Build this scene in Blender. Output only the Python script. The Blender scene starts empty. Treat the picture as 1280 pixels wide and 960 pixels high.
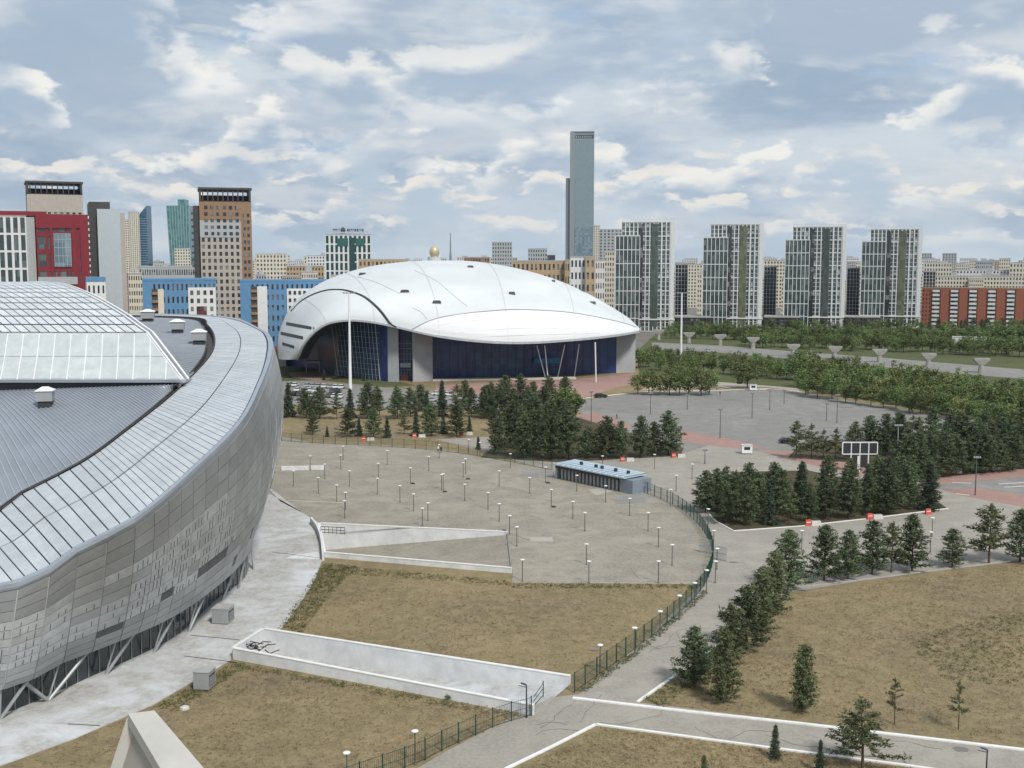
import bpy, bmesh, math, random
import numpy as np
from mathutils import Vector, Matrix
from mathutils.geometry import tessellate_polygon
from mathutils.bvhtree import BVHTree
random.seed(7)
SC = bpy.context.scene
COL = SC.collection
R = math.radians
# ------------------------------------------------------------------ camera
F, CH, PITCH = 1450.0, 45.0, math.atan(155/1450.0)
cam = bpy.data.cameras.new('camera')
cam.sensor_fit = 'HORIZONTAL'; cam.sensor_width = 36; cam.lens = 36*F/1280
cam.clip_start = 0.5; cam.clip_end = 30000
camo = bpy.data.objects.new('camera', cam); COL.objects.link(camo)
camo.location = (0, 0, CH); camo.rotation_euler = (math.pi/2-PITCH, 0, 0)
SC.camera = camo
# ------------------------------------------------------------------ sky, sun, exposure
SUN_EL, SUN_AZ = R(48), R(150)      # azimuth clockwise from +Y
world = bpy.data.worlds.new('World'); SC.world = world; world.use_nodes = True
def build_sky():
    nt = world.node_tree; nt.nodes.clear()
    N = lambda t: nt.nodes.new(t)
    L = lambda a, b: nt.links.new(a, b)
    out = N('ShaderNodeOutputWorld'); bg = N('ShaderNodeBackground'); bg.inputs['Strength'].default_value = 0.1
    sky = N('ShaderNodeTexSky'); sky.sky_type = 'NISHITA'; sky.sun_disc = False
    sky.sun_elevation = SUN_EL; sky.sun_rotation = SUN_AZ
    tc = N('ShaderNodeTexCoord')
    def noise(scale_xyz, off, scale, detail, rough, dist=0.0):
        m = N('ShaderNodeMapping'); m.inputs['Scale'].default_value = scale_xyz; m.inputs['Location'].default_value = off
        L(tc.outputs['Generated'], m.inputs['Vector'])
        n = N('ShaderNodeTexNoise'); n.inputs['Scale'].default_value = scale; n.inputs['Detail'].default_value = detail
        n.inputs['Roughness'].default_value = rough; n.inputs['Distortion'].default_value = dist
        L(m.outputs['Vector'], n.inputs['Vector']); return n.outputs['Fac']
    def math_(op, a, b, clamp=False):
        m = N('ShaderNodeMath'); m.operation = op; m.use_clamp = clamp
        for i, v in enumerate((a, b)):
            if isinstance(v, (int, float)): m.inputs[i].default_value = v
            else: L(v, m.inputs[i])
        return m.outputs[0]
    def ramp(f, lo, hi):
        m = N('ShaderNodeMapRange'); m.interpolation_type = 'SMOOTHSTEP'
        m.inputs['From Min'].default_value = lo; m.inputs['From Max'].default_value = hi
        L(f, m.inputs['Value']); return m.outputs['Result']
    def mix(f, a, b):
        m = N('ShaderNodeMix'); m.data_type = 'RGBA'
        L(f, m.inputs['Factor'])
        for k, v in ((6, a), (7, b)):
            if isinstance(v, tuple): m.inputs[k].default_value = (*v, 1)
            else: L(v, m.inputs[k])
        return m.outputs[2]
    sep = N('ShaderNodeSeparateXYZ'); L(tc.outputs['Generated'], sep.inputs[0]); Z = sep.outputs['Z']
    mul = lambda x, y: math_('MULTIPLY', x, y, True)
    inv = lambda x: math_('SUBTRACT', 1.0, x, True)
    # high deck: broad grey and pale sheets
    c = noise((1, 1, 4.2), (8.3, 2.2, .6), 3.2, 10, .56, .3)
    c2 = noise((1, 1, 4.2), (8.3, 2.2, .6+.06), 3.2, 10, .56, .3)
    d = noise((1, 1, 2.6), (1.3, 7.2, 2.6), 11, 9, .6, .2)
    deck = ramp(math_('ADD', math_('MULTIPLY', c, .72), math_('MULTIPLY', d, .28)), .40, .60)
    full = mix(deck, (4.75, 5.25, 5.7), (2.5, 3.25, 4.2))
    full = mix(mul(ramp(math_('SUBTRACT', c, c2), .0, .10), .55), full, (6.0, 6.05, 6.0))
    gap = mul(ramp(noise((1, 1, 3.0), (4.4, 9.1, 3.3), 5.0, 8, .55, .2), .60, .70), .8)
    hz = N('ShaderNodeMix'); hz.data_type = 'RGBA'; hz.inputs['Factor'].default_value = .12
    hz.inputs[6].default_value = (2.5, 3.75, 5.5, 1); L(sky.outputs['Color'], hz.inputs[7])
    full = mix(gap, full, hz.outputs[2])
    # cumulus layers: bright crowns, grey bodies, soft flat undersides
    def layer(full, sc, st, off, up, lo, body, crown, fade, amt):
        S = (1, 1, st)
        a = noise(S, off, sc, 9, .55, .12)
        b = noise(S, (off[0], off[1], off[2]+up*st), sc, 4, .5, .12)
        e = noise(S, (off[0], off[1], off[2]-up*st), sc, 4, .5, .12)
        m = mul(mul(ramp(a, lo, lo+.055), fade), amt)
        full = mix(mul(m, ramp(e, lo-.10, lo+.05)), full, body)
        return mix(mul(m, inv(ramp(math_('ADD', b, math_('MULTIPLY', math_('SUBTRACT', a, .5), .25)), lo-.05, lo+.09))), full, crown)
    hi = ramp(Z, .06, .15); mid = mul(ramp(Z, .02, .06), ramp(Z, .24, .13)); lw = mul(ramp(Z, .0, .025), ramp(Z, .13, .06))
    full = layer(full, 5.2, 2.6, (2.1, .7, 5.9), .026, .478, (2.85, 3.55, 4.45), (6.6, 6.65, 6.55), hi, .9)
    full = layer(full, 8.5, 2.2, (7.7, 3.1, 1.2), .020, .478, (3.0, 3.75, 4.7), (7.1, 6.95, 6.5), mid, .9)
    full = layer(full, 15, 2.7, (.9, 5.2, 8.8), .011, .478, (3.7, 4.45, 5.2), (6.9, 6.5, 5.9), lw, .9)
    low = ramp(Z, .065, -.01)
    L(mix(mul(low, .55), full, (4.2, 4.95, 5.65)), bg.inputs['Color'])
    L(bg.outputs[0], out.inputs['Surface'])
build_sky()
sun = bpy.data.lights.new('sun', 'SUN'); sun.energy = 2.4; sun.angle = R(10); sun.color = (1, .955, .89)
suno = bpy.data.objects.new('sun', sun); COL.objects.link(suno)
sd = Vector((math.sin(SUN_AZ)*math.cos(SUN_EL), math.cos(SUN_AZ)*math.cos(SUN_EL), math.sin(SUN_EL)))
suno.rotation_euler = sd.to_track_quat('Z', 'Y').to_euler(); suno.location = (60, -40, 120)
SC.view_settings.view_transform = 'Standard'; SC.view_settings.look = 'None'
SC.view_settings.exposure = 0.47; SC.view_settings.gamma = 1; SC.view_settings.use_curve_mapping = False
SC.render.engine = 'CYCLES'
SC.cycles.use_denoising = True
SC.cycles.max_bounces = 6; SC.cycles.diffuse_bounces = 2; SC.cycles.glossy_bounces = 3; SC.cycles.volume_bounces = 0
# ------------------------------------------------------------------ pixel -> place (survey of the photograph)
cp, sp_ = math.cos(PITCH), math.sin(PITCH)
def ray(px, py):
    cx, cy = (px-640)/F, (480-py)/F
    return Vector((cx, cp+cy*sp_, -sp_+cy*cp))
def G(px, py, z=0.0):
    r = ray(px, py); t = (z-CH)/r.z
    return Vector((0, 0, CH))+r*t
def AT(px, py, d):
    r = ray(px, py); return Vector((0, 0, CH))+r*(d/r.y)
def HT(px, base_py, top_py):                     # height of a thing that stands on the ground
    g = G(px, base_py); return max(.2, AT(px, top_py, g.y).z)
# ------------------------------------------------------------------ materials
MATS = {}
def mat(name, col, rough=.8, metal=0.0, var=.12, scale=.6, col2=None, bump=0.0, bscale=None, spec=.4, objvar=0.0, detail=5, stretch=None):
    if name in MATS: return MATS[name]
    m = bpy.data.materials.new(name); m.use_nodes = True
    nt = m.node_tree; bs = nt.nodes['Principled BSDF']
    bs.inputs['Roughness'].default_value = rough; bs.inputs['Metallic'].default_value = metal
    bs.inputs['Specular IOR Level'].default_value = spec
    geo = nt.nodes.new('ShaderNodeNewGeometry')
    vec = geo.outputs['Position']
    if stretch:
        mp = nt.nodes.new('ShaderNodeMapping'); mp.inputs['Scale'].default_value = stretch
        nt.links.new(vec, mp.inputs['Vector']); vec = mp.outputs['Vector']
    n = nt.nodes.new('ShaderNodeTexNoise'); n.inputs['Scale'].default_value = scale
    n.inputs['Detail'].default_value = detail; n.inputs['Roughness'].default_value = .62
    nt.links.new(vec, n.inputs['Vector'])
    rp = nt.nodes.new('ShaderNodeValToRGB')
    c2 = col2 or tuple(min(1, c*(1+var)) for c in col)
    c1 = col if col2 else tuple(c*(1-var) for c in col)
    rp.color_ramp.elements[0].position = .32; rp.color_ramp.elements[1].position = .68
    rp.color_ramp.elements[0].color = (*c1, 1); rp.color_ramp.elements[1].color = (*c2, 1)
    nt.links.new(n.outputs['Fac'], rp.inputs['Fac'])
    cout = rp.outputs['Color']
    if objvar:
        oi = nt.nodes.new('ShaderNodeObjectInfo'); hs = nt.nodes.new('ShaderNodeHueSaturation')
        mr = nt.nodes.new('ShaderNodeMapRange'); mr.inputs['To Min'].default_value = 1-objvar; mr.inputs['To Max'].default_value = 1+objvar
        nt.links.new(oi.outputs['Random'], mr.inputs['Value']); nt.links.new(mr.outputs['Result'], hs.inputs['Value'])
        mh = nt.nodes.new('ShaderNodeMapRange'); mh.inputs['To Min'].default_value = .5-.05*objvar; mh.inputs['To Max'].default_value = .5+.05*objvar
        nt.links.new(oi.outputs['Random'], mh.inputs['Value']); nt.links.new(mh.outputs['Result'], hs.inputs['Hue'])
        nt.links.new(cout, hs.inputs['Color']); cout = hs.outputs['Color']
    nt.links.new(cout, bs.inputs['Base Color'])
    if bump:
        n2 = nt.nodes.new('ShaderNodeTexNoise'); n2.inputs['Scale'].default_value = bscale or scale*6; n2.inputs['Detail'].default_value = 4
        nt.links.new(vec, n2.inputs['Vector'])
        b = nt.nodes.new('ShaderNodeBump'); b.inputs['Strength'].default_value = bump; b.inputs['Distance'].default_value = .1
        nt.links.new(n2.outputs['Fac'], b.inputs['Height']); nt.links.new(b.outputs['Normal'], bs.inputs['Normal'])
    MATS[name] = m; return m
def ground_mat(name, cols, scales, bump=.3, bscale=3.0, rough=.95):
    """three-colour ground: broad patches, mid patches and fine grain"""
    if name in MATS: return MATS[name]
    m = bpy.data.materials.new(name); m.use_nodes = True
    nt = m.node_tree; bs = nt.nodes['Principled BSDF']; bs.inputs['Roughness'].default_value = rough
    bs.inputs['Specular IOR Level'].default_value = .15
    geo = nt.nodes.new('ShaderNodeNewGeometry')
    cur = None
    for i, (sc, det) in enumerate(scales):
        n = nt.nodes.new('ShaderNodeTexNoise'); n.inputs['Scale'].default_value = sc; n.inputs['Detail'].default_value = det
        n.inputs['Roughness'].default_value = .65; n.inputs['Distortion'].default_value = .4
        nt.links.new(geo.outputs['Position'], n.inputs['Vector'])
        mr = nt.nodes.new('ShaderNodeMapRange'); mr.inputs['From Min'].default_value = .36; mr.inputs['From Max'].default_value = .64
        mr.interpolation_type = 'SMOOTHSTEP'
        nt.links.new(n.outputs['Fac'], mr.inputs['Value'])
        mx = nt.nodes.new('ShaderNodeMix'); mx.data_type = 'RGBA'
        nt.links.new(mr.outputs['Result'], mx.inputs['Factor'])
        if cur is None: mx.inputs[6].default_value = (*cols[0], 1)
        else: nt.links.new(cur, mx.inputs[6])
        mx.inputs[7].default_value = (*cols[i+1], 1)
        if i > 0:
            mm = nt.nodes.new('ShaderNodeMath'); mm.operation = 'MULTIPLY'; mm.inputs[1].default_value = .75 if i == 1 else .5
            nt.links.new(mr.outputs['Result'], mm.inputs[0]); nt.links.new(mm.outputs[0], mx.inputs['Factor'])
        cur = mx.outputs[2]
    nt.links.new(cur, bs.inputs['Base Color'])
    n2 = nt.nodes.new('ShaderNodeTexNoise'); n2.inputs['Scale'].default_value = bscale; n2.inputs['Detail'].default_value = 5
    nt.links.new(geo.outputs['Position'], n2.inputs['Vector'])
    b = nt.nodes.new('ShaderNodeBump'); b.inputs['Strength'].default_value = bump; b.inputs['Distance'].default_value = .25
    nt.links.new(n2.outputs['Fac'], b.inputs['Height']); nt.links.new(b.outputs['Normal'], bs.inputs['Normal'])
    MATS[name] = m; return m
def window_mat(name, dark, light, cell=(2.0, 2.0, 3.1), share=.25, rough=.12):
    """glass whose panes differ: most dark, some with pale curtains"""
    if name in MATS: return MATS[name]
    m = bpy.data.materials.new(name); m.use_nodes = True
    nt = m.node_tree; bs = nt.nodes['Principled BSDF']; bs.inputs['Roughness'].default_value = rough
    bs.inputs['Specular IOR Level'].default_value = .6
    geo = nt.nodes.new('ShaderNodeNewGeometry')
    dv = nt.nodes.new('ShaderNodeVectorMath'); dv.operation = 'DIVIDE'; dv.inputs[1].default_value = cell
    fl = nt.nodes.new('ShaderNodeVectorMath'); fl.operation = 'FLOOR'
    wn = nt.nodes.new('ShaderNodeTexWhiteNoise'); wn.noise_dimensions = '3D'
    nt.links.new(geo.outputs['Position'], dv.inputs[0]); nt.links.new(dv.outputs[0], fl.inputs[0]); nt.links.new(fl.outputs[0], wn.inputs['Vector'])
    mr = nt.nodes.new('ShaderNodeMapRange'); mr.inputs['From Min'].default_value = 1-share*1.6; mr.inputs['From Max'].default_value = 1.0
    nt.links.new(wn.outputs['Value'], mr.inputs['Value'])
    mx = nt.nodes.new('ShaderNodeMix'); mx.data_type = 'RGBA'; nt.links.new(mr.outputs['Result'], mx.inputs['Factor'])
    mx.inputs[6].default_value = (*dark, 1); mx.inputs[7].default_value = (*light, 1)
    nt.links.new(mx.outputs[2], bs.inputs['Base Color'])
    MATS[name] = m; return m
M_ASPH = ground_mat('asphalt_grey', [(.215, .21, .20), (.275, .266, .25), (.175, .17, .162), (.30, .29, .27)], [(.035, 6), (.25, 6), (2.2, 4)], .15, 4)
M_PLAZA = ground_mat('plaza_paving', [(.275, .25, .208), (.335, .305, .25), (.20, .182, .15), (.38, .348, .288)], [(.045, 7), (.22, 7), (2.0, 4)], .15, 4)
M_ROAD = ground_mat('road_asphalt', [(.30, .277, .243), (.36, .333, .292), (.25, .232, .205), (.385, .357, .312)], [(.05, 6), (.3, 6), (2.5, 4)], .15, 4)
M_GRASS = ground_mat('dry_grass', [(.295, .225, .125), (.165, .13, .09), (.19, .162, .08), (.36, .29, .165), (.19, .15, .095)], [(.032, 11), (.075, 10), (.5, 8), (2.6, 6)], .5, 2.2)
M_GREEN = ground_mat('green_grass', [(.07, .095, .035), (.10, .115, .05), (.06, .08, .03), (.14, .13, .07)], [(.03, 6), (.14, 6), (.8, 4)], .6, 1.5)
M_PINK = ground_mat('pink_paving', [(.34, .20, .17), (.38, .24, .205), (.28, .18, .155), (.36, .26, .23)], [(.06, 5), (.4, 5), (3, 3)], .1, 4)
M_SOIL = ground_mat('dark_soil', [(.07, .055, .038), (.10, .08, .05), (.05, .05, .028), (.12, .10, .06)], [(.08, 5), (.4, 5), (2, 4)], .6, 2)
M_DECK = ground_mat('worn_white_deck', [(.40, .395, .38), (.60, .63, .65), (.30, .275, .24), (.56, .57, .57)], [(.06, 9), (.22, 10), (1.3, 7)], .15, 3)
M_CITY = ground_mat('city_ground', [(.17, .16, .14), (.20, .19, .17), (.13, .13, .1), (.22, .21, .19)], [(.006, 5), (.03, 5), (.2, 4)], .1, 1)
M_WHITEWALL = mat('white_painted_concrete', (.56, .57, .575), .8, var=.1, scale=.5, col2=(.74, .75, .75), bump=.1, detail=9)
M_KERB = mat('whitewashed_kerb', (.66, .66, .64), .8, scale=1.2, col2=(.8, .8, .78))
M_CONC = mat('grey_concrete', (.36, .36, .355), .8, var=.12, scale=.5)
M_PALECONC = mat('pale_concrete', (.52, .50, .46), .85, var=.12, scale=.9, bump=.1)
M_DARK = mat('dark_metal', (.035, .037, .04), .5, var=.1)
M_STEEL = mat('painted_grey_steel', (.33, .345, .35), .45, .2, var=.08)
M_WHITEMETAL = mat('white_painted_metal', (.75, .76, .77), .4, var=.05)
M_FENCE = mat('green_fence_paint', (.012, .05, .036), .5, var=.15, scale=2)
M_POST = mat('lamp_post_grey', (.10, .10, .098), .55, var=.15)
# ------------------------------------------------------------------ mesh helpers
def V3_(x, y): return Vector((x, y, 0))
class MB:
    def __init__(s): s.v = []; s.f = []; s.mi = []
    def add(s, vs, fs, mi=0):
        o = len(s.v); s.v.extend([tuple(v) for v in vs]); s.f.extend([tuple(i+o for i in f) for f in fs]); s.mi.extend([mi]*len(fs))
    def box(s, x0, x1, y0, y1, z0, z1, mi=0):
        s.add([(x0, y0, z0), (x1, y0, z0), (x1, y1, z0), (x0, y1, z0), (x0, y0, z1), (x1, y0, z1), (x1, y1, z1), (x0, y1, z1)],
              [(0, 3, 2, 1), (4, 5, 6, 7), (0, 1, 5, 4), (1, 2, 6, 5), (2, 3, 7, 6), (3, 0, 4, 7)], mi)
    def hexa(s, b, t, mi=0):                    # 4 bottom + 4 top points
        s.add(list(b)+list(t), [(0, 3, 2, 1), (4, 5, 6, 7), (0, 1, 5, 4), (1, 2, 6, 5), (2, 3, 7, 6), (3, 0, 4, 7)], mi)
    def bar(s, a, b, w, h=None, mi=0, n=4):      # beam between two points
        a = Vector(a); b = Vector(b); h = h or w; d = (b-a)
        if d.length < 1e-6: return
        d.normalize(); up = Vector((0, 0, 1)) if abs(d.z) < .95 else Vector((0, 1, 0))
        x = d.cross(up).normalized(); y = x.cross(d).normalized()
        pts = []
        for p in (a, b):
            for k in range(n):
                t = 2*math.pi*(k+.5)/n; q = math.sqrt(2) if n == 4 else 1
                pts.append(p+x*(math.cos(t)*w/2*q)+y*(math.sin(t)*h/2*q))
        fs = [(k, (k+1) % n, n+(k+1) % n, n+k) for k in range(n)]+[tuple(range(n))[::-1], tuple(range(n, 2*n))]
        s.add(pts, fs, mi)
    def cyl(s, c, r0, r1, z0, z1, n=8, mi=0):
        pts = []
        for z, r in ((z0, r0), (z1, r1)):
            for k in range(n):
                t = 2*math.pi*k/n; pts.append((c[0]+r*math.cos(t), c[1]+r*math.sin(t), z))
        s.add(pts, [(k, (k+1) % n, n+(k+1) % n, n+k) for k in range(n)]+[tuple(range(n))[::-1], tuple(range(n, 2*n))], mi)
    def lathe(s, c, prof, n=10, mi=0):
        pts = []
        for r, z in prof:
            for k in range(n):
                t = 2*math.pi*k/n; pts.append((c[0]+r*math.cos(t), c[1]+r*math.sin(t), c[2]+z))
        fs = []
        for j in range(len(prof)-1):
            for k in range(n): fs.append((j*n+k, j*n+(k+1) % n, (j+1)*n+(k+1) % n, (j+1)*n+k))
        fs.append(tuple(range(n))[::-1]); fs.append(tuple(range((len(prof)-1)*n, len(prof)*n)))
        s.add(pts, fs, mi)
    def grid(s, rows, mi=0):                     # rows of points
        n = len(rows[0]); vs = [p for r in rows for p in r]
        s.add(vs, [(j*n+i, j*n+i+1, (j+1)*n+i+1, (j+1)*n+i) for j in range(len(rows)-1) for i in range(n-1)], mi)
    def slab(s, q, nrm, t, mi=0):                # quad q thickened outward along nrm
        a = [Vector(p) for p in q]; n = Vector(nrm)*t
        s.hexa(a, [p+n for p in a], mi)
    def mesh(s, name, mats, smooth=False):
        me = bpy.data.meshes.new(name); me.from_pydata(s.v, [], s.f)
        for m in (mats if isinstance(mats, (list, tuple)) else [mats]): me.materials.append(m)
        if any(s.mi): me.polygons.foreach_set('material_index', s.mi)
        if smooth: me.polygons.foreach_set('use_smooth', [True]*len(me.polygons))
        me.update(); return me
    def build(s, name, mats, parent=None, world=True, smooth=False, kind=None, recalc=True):
        """world=True: the vertices are world coordinates and are shifted to the parent's origin"""
        root = parent
        off = Vector((0, 0, 0))
        if world:
            q = parent
            while q is not None: off += q.location; q = q.parent
            if parent is None and s.v:
                zz = min(v[2] for v in s.v); off = Vector((sum(v[0] for v in s.v)/len(s.v), sum(v[1] for v in s.v)/len(s.v), zz))
            s.v = [(v[0]-off.x, v[1]-off.y, v[2]-off.z) for v in s.v]
        me = s.mesh(name, mats, smooth)
        if recalc:
            bm = bmesh.new(); bm.from_mesh(me); bmesh.ops.recalc_face_normals(bm, faces=bm.faces); bm.to_mesh(me); bm.free()
        o = bpy.data.objects.new(name, me); COL.objects.link(o)
        if parent is not None: o.parent = parent
        elif world: o.location = off
        if kind: o['kind'] = kind
        return o
def tag(o, label, cat, group=None):
    o['label'] = label; o['category'] = cat
    if group: o['group'] = group
    return o
def thing(name, label, cat, loc=(0, 0, 0), rz=0.0, group=None):
    o = bpy.data.objects.new(name, None); COL.objects.link(o); o.empty_display_size = .5
    o.location = loc; o.rotation_euler = (0, 0, rz); return tag(o, label, cat, group)
def inst(name, me, parent, loc=(0, 0, 0), rz=0.0, scale=None):
    o = bpy.data.objects.new(name, me); COL.objects.link(o); o.parent = parent; o.location = loc
    o.rotation_euler = (0, 0, rz)
    if scale: o.scale = scale
    return o
def dup(root, loc, rz=0.0, scale=None, label=None, group=None):
    r = root.copy(); COL.objects.link(r); r.location = loc; r.rotation_euler = (0, 0, rz)
    if scale: r.scale = scale if isinstance(scale, tuple) else (scale,)*3
    if label: r['label'] = label
    if group: r['group'] = group
    for ch in list(root.children):
        c = ch.copy(); COL.objects.link(c); c.parent = r
        for g in list(ch.children):
            d = g.copy(); COL.objects.link(d); d.parent = c
    return r
def spline(pts, n):                              # Catmull-Rom, evenly spaced samples
    P = [Vector(p) for p in pts]; P = [P[0]*2-P[1]]+P+[P[-1]*2-P[-2]]
    out = []
    for i in range(1, len(P)-2):
        for k in range(40):
            t = k/40; a, b, c, d = P[i-1:i+3]
            out.append(.5*((2*b)+(c-a)*t+(2*a-5*b+4*c-d)*t*t+(3*b-a-3*c+d)*t**3))
    out.append(P[-2].copy())
    L = [0]
    for i in range(1, len(out)): L.append(L[-1]+(out[i]-out[i-1]).length)
    res = []; j = 0
    for k in range(n):
        s = L[-1]*k/(n-1)
        while j < len(L)-2 and L[j+1] < s: j += 1
        t = (s-L[j])/max(1e-9, L[j+1]-L[j]); res.append(out[j].lerp(out[j+1], min(1, max(0, t))))
    return res
def sheet(name, loops, m, z=0.0, thick=0.0):
    """flat sheet from world outlines (first outer, rest holes)"""
    L3 = [[Vector((p[0], p[1], 0)) for p in lp] for lp in loops]
    tris = tessellate_polygon(L3); flat = [p for lp in L3 for p in lp]
    b = MB(); b.add([(p.x, p.y, z) for p in flat], [tuple(t) for t in tris])
    if thick:
        for lp in L3:
            n = len(lp)
            for i in range(n):
                p, q = lp[i], lp[(i+1) % n]
                b.add([(p.x, p.y, z), (q.x, q.y, z), (q.x, q.y, z-thick), (p.x, p.y, z-thick)], [(0, 1, 2, 3)])
    me = b.mesh(name, m)
    for p in me.polygons:
        if abs(p.normal.z) > .5 and p.normal.z < 0: p.flip()
    me.update()
    o = bpy.data.objects.new(name, me); COL.objects.link(o); o['kind'] = 'structure'; return o
def PX(lst, z=0.0): return [G(x, y, z) for x, y in lst]
def kerb(pts, w=.3, h=.13, name='kerb', m=None):
    b = MB()
    for p, q in zip(pts[:-1], pts[1:]):
        p = Vector((p[0], p[1], 0)); q = Vector((q[0], q[1], 0)); d = (q-p)
        if d.length < .01: continue
        d.normalize(); n = Vector((-d.y, d.x, 0))*w/2
        b.hexa([p-n, q-n, q+n, p+n], [v+Vector((0, 0, h)) for v in (p-n, q-n, q+n, p+n)])
    o = b.build(name, m or M_KERB); o['kind'] = 'structure'; return o
ORD = 'first second third fourth fifth sixth seventh eighth ninth tenth eleventh twelfth thirteenth fourteenth fifteenth sixteenth seventeenth eighteenth nineteenth twentieth twenty-first twenty-second twenty-third twenty-fourth twenty-fifth twenty-sixth twenty-seventh twenty-eighth twenty-ninth thirtieth'.split()
def ordn(k, n):
    if n == 1: return 'the only one'
    if k == 0: return 'leftmost'
    if k == n-1: return 'rightmost'
    return ORD[k]+' from left' if k < 30 and (k <= n//2 or k < 12) else ORD[n-1-k]+' from right' if n-1-k < 30 else 'in the middle stretch'
# ================================================================== GROUND AND PAVEMENTS
T1 = dict(far=[(400, 655), (634, 666)], near=[(640, 716), (407, 696)])          # short ramp cutting beside the arena deck
T2 = dict(far=[(330, 790), (712, 856)], near=[(668, 893), (294, 823)])          # long white-walled ramp
def cutting(t): return PX(t['far'])+PX(t['near'])
BIG = 6000
sheet('ground', [[(-BIG, -300), (BIG, -300), (BIG, BIG), (-BIG, BIG)], cutting(T1), cutting(T2)], M_GRASS, 0)
sheet('city_ground', [[(-5000, 560), (60, 560), (140, 640), (330, 690), (1200, 700), (5000, 900), (5000, 5900), (-5000, 5900)]], M_CITY, .02)
sheet('park_ground', [PX([(800, 470), (1010, 486), (1190, 521), (1500, 560), (1500, 404), (1280, 404), (830, 408), (795, 440)])], M_GREEN, .032)
sheet('parking_lot', [PX([(705, 503), (800, 491), (960, 487), (1010, 492), (1190, 522), (1500, 560), (1500, 640), (1280, 600), (880, 600), (800, 560)])], M_ASPH, .008)
plaza_edge = [(350, 545), (390, 553), (470, 556), (560, 563), (660, 580), (690, 589), (797, 613), (840, 630), (868, 650), (886, 676), (892, 700), (885, 722), (878, 730)]
sheet('plaza', [PX([(330, 560)]+plaza_edge+[(640, 729), (641, 716), (634, 666), (400, 655), (352, 627), (330, 620)])], M_PLAZA, .012)
field_edge = [(1500, 668), (1280, 700), (1180, 712), (1080, 726), (990, 740), (955, 762), (915, 795), (850, 842), (797, 878)]
road = [(545, 549), (640, 545), (720, 572), (850, 568), (890, 556), (960, 566), (1175, 605), (1500, 660)]+field_edge+[(1280, 937), (1400, 951), (1400, 1010), (1280, 978), (960, 934), (745, 906), (640, 958), (590, 985), (480, 985), (560, 938), (660, 886), (690, 872), (722, 868), (800, 806), (878, 730)]+plaza_edge[::-1][1:-4]
sheet('road', [PX(road)], M_ROAD, .016)
deck_edge = [(0, 958), (90, 925), (190, 882), (250, 848), (288, 826)]
sheet('arena_deck', [[(-75, 96)]+PX(deck_edge+[(294, 808), (330, 790), (350, 788), (375, 756), (395, 722), (404, 697), (400, 655), (380, 643), (350, 627), (330, 605)])+[(-38, 205), (-55, 235), (-80, 180), (-80, 120)]], M_DECK, .10, .10)
# joints across the deck
jb = MB()
for a, b in (((230, 820), (296, 828)), ((238, 794), (300, 800)), ((85, 905), (125, 907)), ((340, 690), (404, 698))):
    jb.bar(G(*a, z=.10), G(*b, z=.10), .16, .03)
jb.build('deck_joint', M_DARK, None)['kind'] = 'structure'
bright = ground_mat('fresh_white_paint', [(.62, .64, .65), (.72, .74, .75), (.52, .52, .5), (.7, .7, .69)], [(.15, 6), (.6, 6), (2.5, 4)], .05)
sheet('painted_patch', [PX([(356, 698), (370, 693), (398, 690), (401, 699)], .1)], bright, .106)
# pink pavements
sheet('pink_pavement', [PX([(850, 538), (905, 547), (953, 559), (935, 562), (870, 555), (850, 550)])], M_PINK, .022)
sheet('pink_pavement', [PX([(945, 563), (1060, 566), (1175, 593), (1290, 583), (1400, 575), (1400, 588), (1290, 595), (1176, 606), (1060, 592), (985, 574)])], M_PINK, .026)
sheet('pink_pavement', [PX([(1176, 612), (1223, 610), (1285, 620), (1400, 640), (1400, 660), (1285, 635), (1200, 619)])], M_PINK, .026)
sheet('pink_pavement', [PX([(715, 520), (745, 516), (790, 530), (780, 545), (738, 540), (706, 528)])], M_PINK, .026)
sheet('pink_forecourt', [PX([(545, 482), (640, 476), (720, 474), (795, 466), (800, 477), (770, 485), (730, 497), (716, 499), (640, 494), (545, 490)])], M_PINK, .02)
sheet('pink_forecourt', [PX([(360, 466), (410, 463), (430, 470), (400, 476), (366, 472)])], M_PINK, .02)
sheet('access_road', [PX([(345, 478), (370, 474), (520, 488), (640, 493), (720, 498), (712, 506), (560, 512), (420, 509), (345, 503)])], M_ASPH, .006)
sheet('front_lawn', [PX([(345, 458), (380, 456), (400, 462), (470, 470), (520, 482), (480, 484), (400, 475), (345, 477)])], M_GREEN, .009)
sheet('side_pavement', [PX([(800, 488), (880, 484), (960, 484), (1000, 490), (985, 466), (930, 463), (870, 462)])], mat('sandy_paving', (.33, .29, .24), .9, col2=(.40, .36, .30), scale=.2), .018)
sheet('road', [PX([(1160, 606), (1176, 606), (1290, 595), (1500, 588), (1500, 672), (1285, 621), (1223, 610.5), (1176, 612)])], M_ASPH, .021)
# soil beds under the tree clumps
bedA = [(874, 630), (895, 652), (917, 664), (1000, 658), (1090, 648), (1185, 636), (1165, 622), (1010, 588), (920, 590), (880, 605)]
sheet('tree_bed', [PX(bedA)], M_SOIL, .03); kerb(PX([(874, 630), (895, 652), (917, 664), (1000, 658), (1090, 648), (1185, 636)]), .25)
sheet('tree_bed', [PX([(985, 572), (1060, 578), (1130, 602), (1290, 585), (1400, 570), (1400, 540), (1180, 545), (1000, 555)])], M_SOIL, .03)
sheet('tree_bed', [PX([(600, 572), (700, 578), (850, 570), (855, 560), (800, 545), (716, 520), (640, 540)])], M_SOIL, .03)
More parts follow.
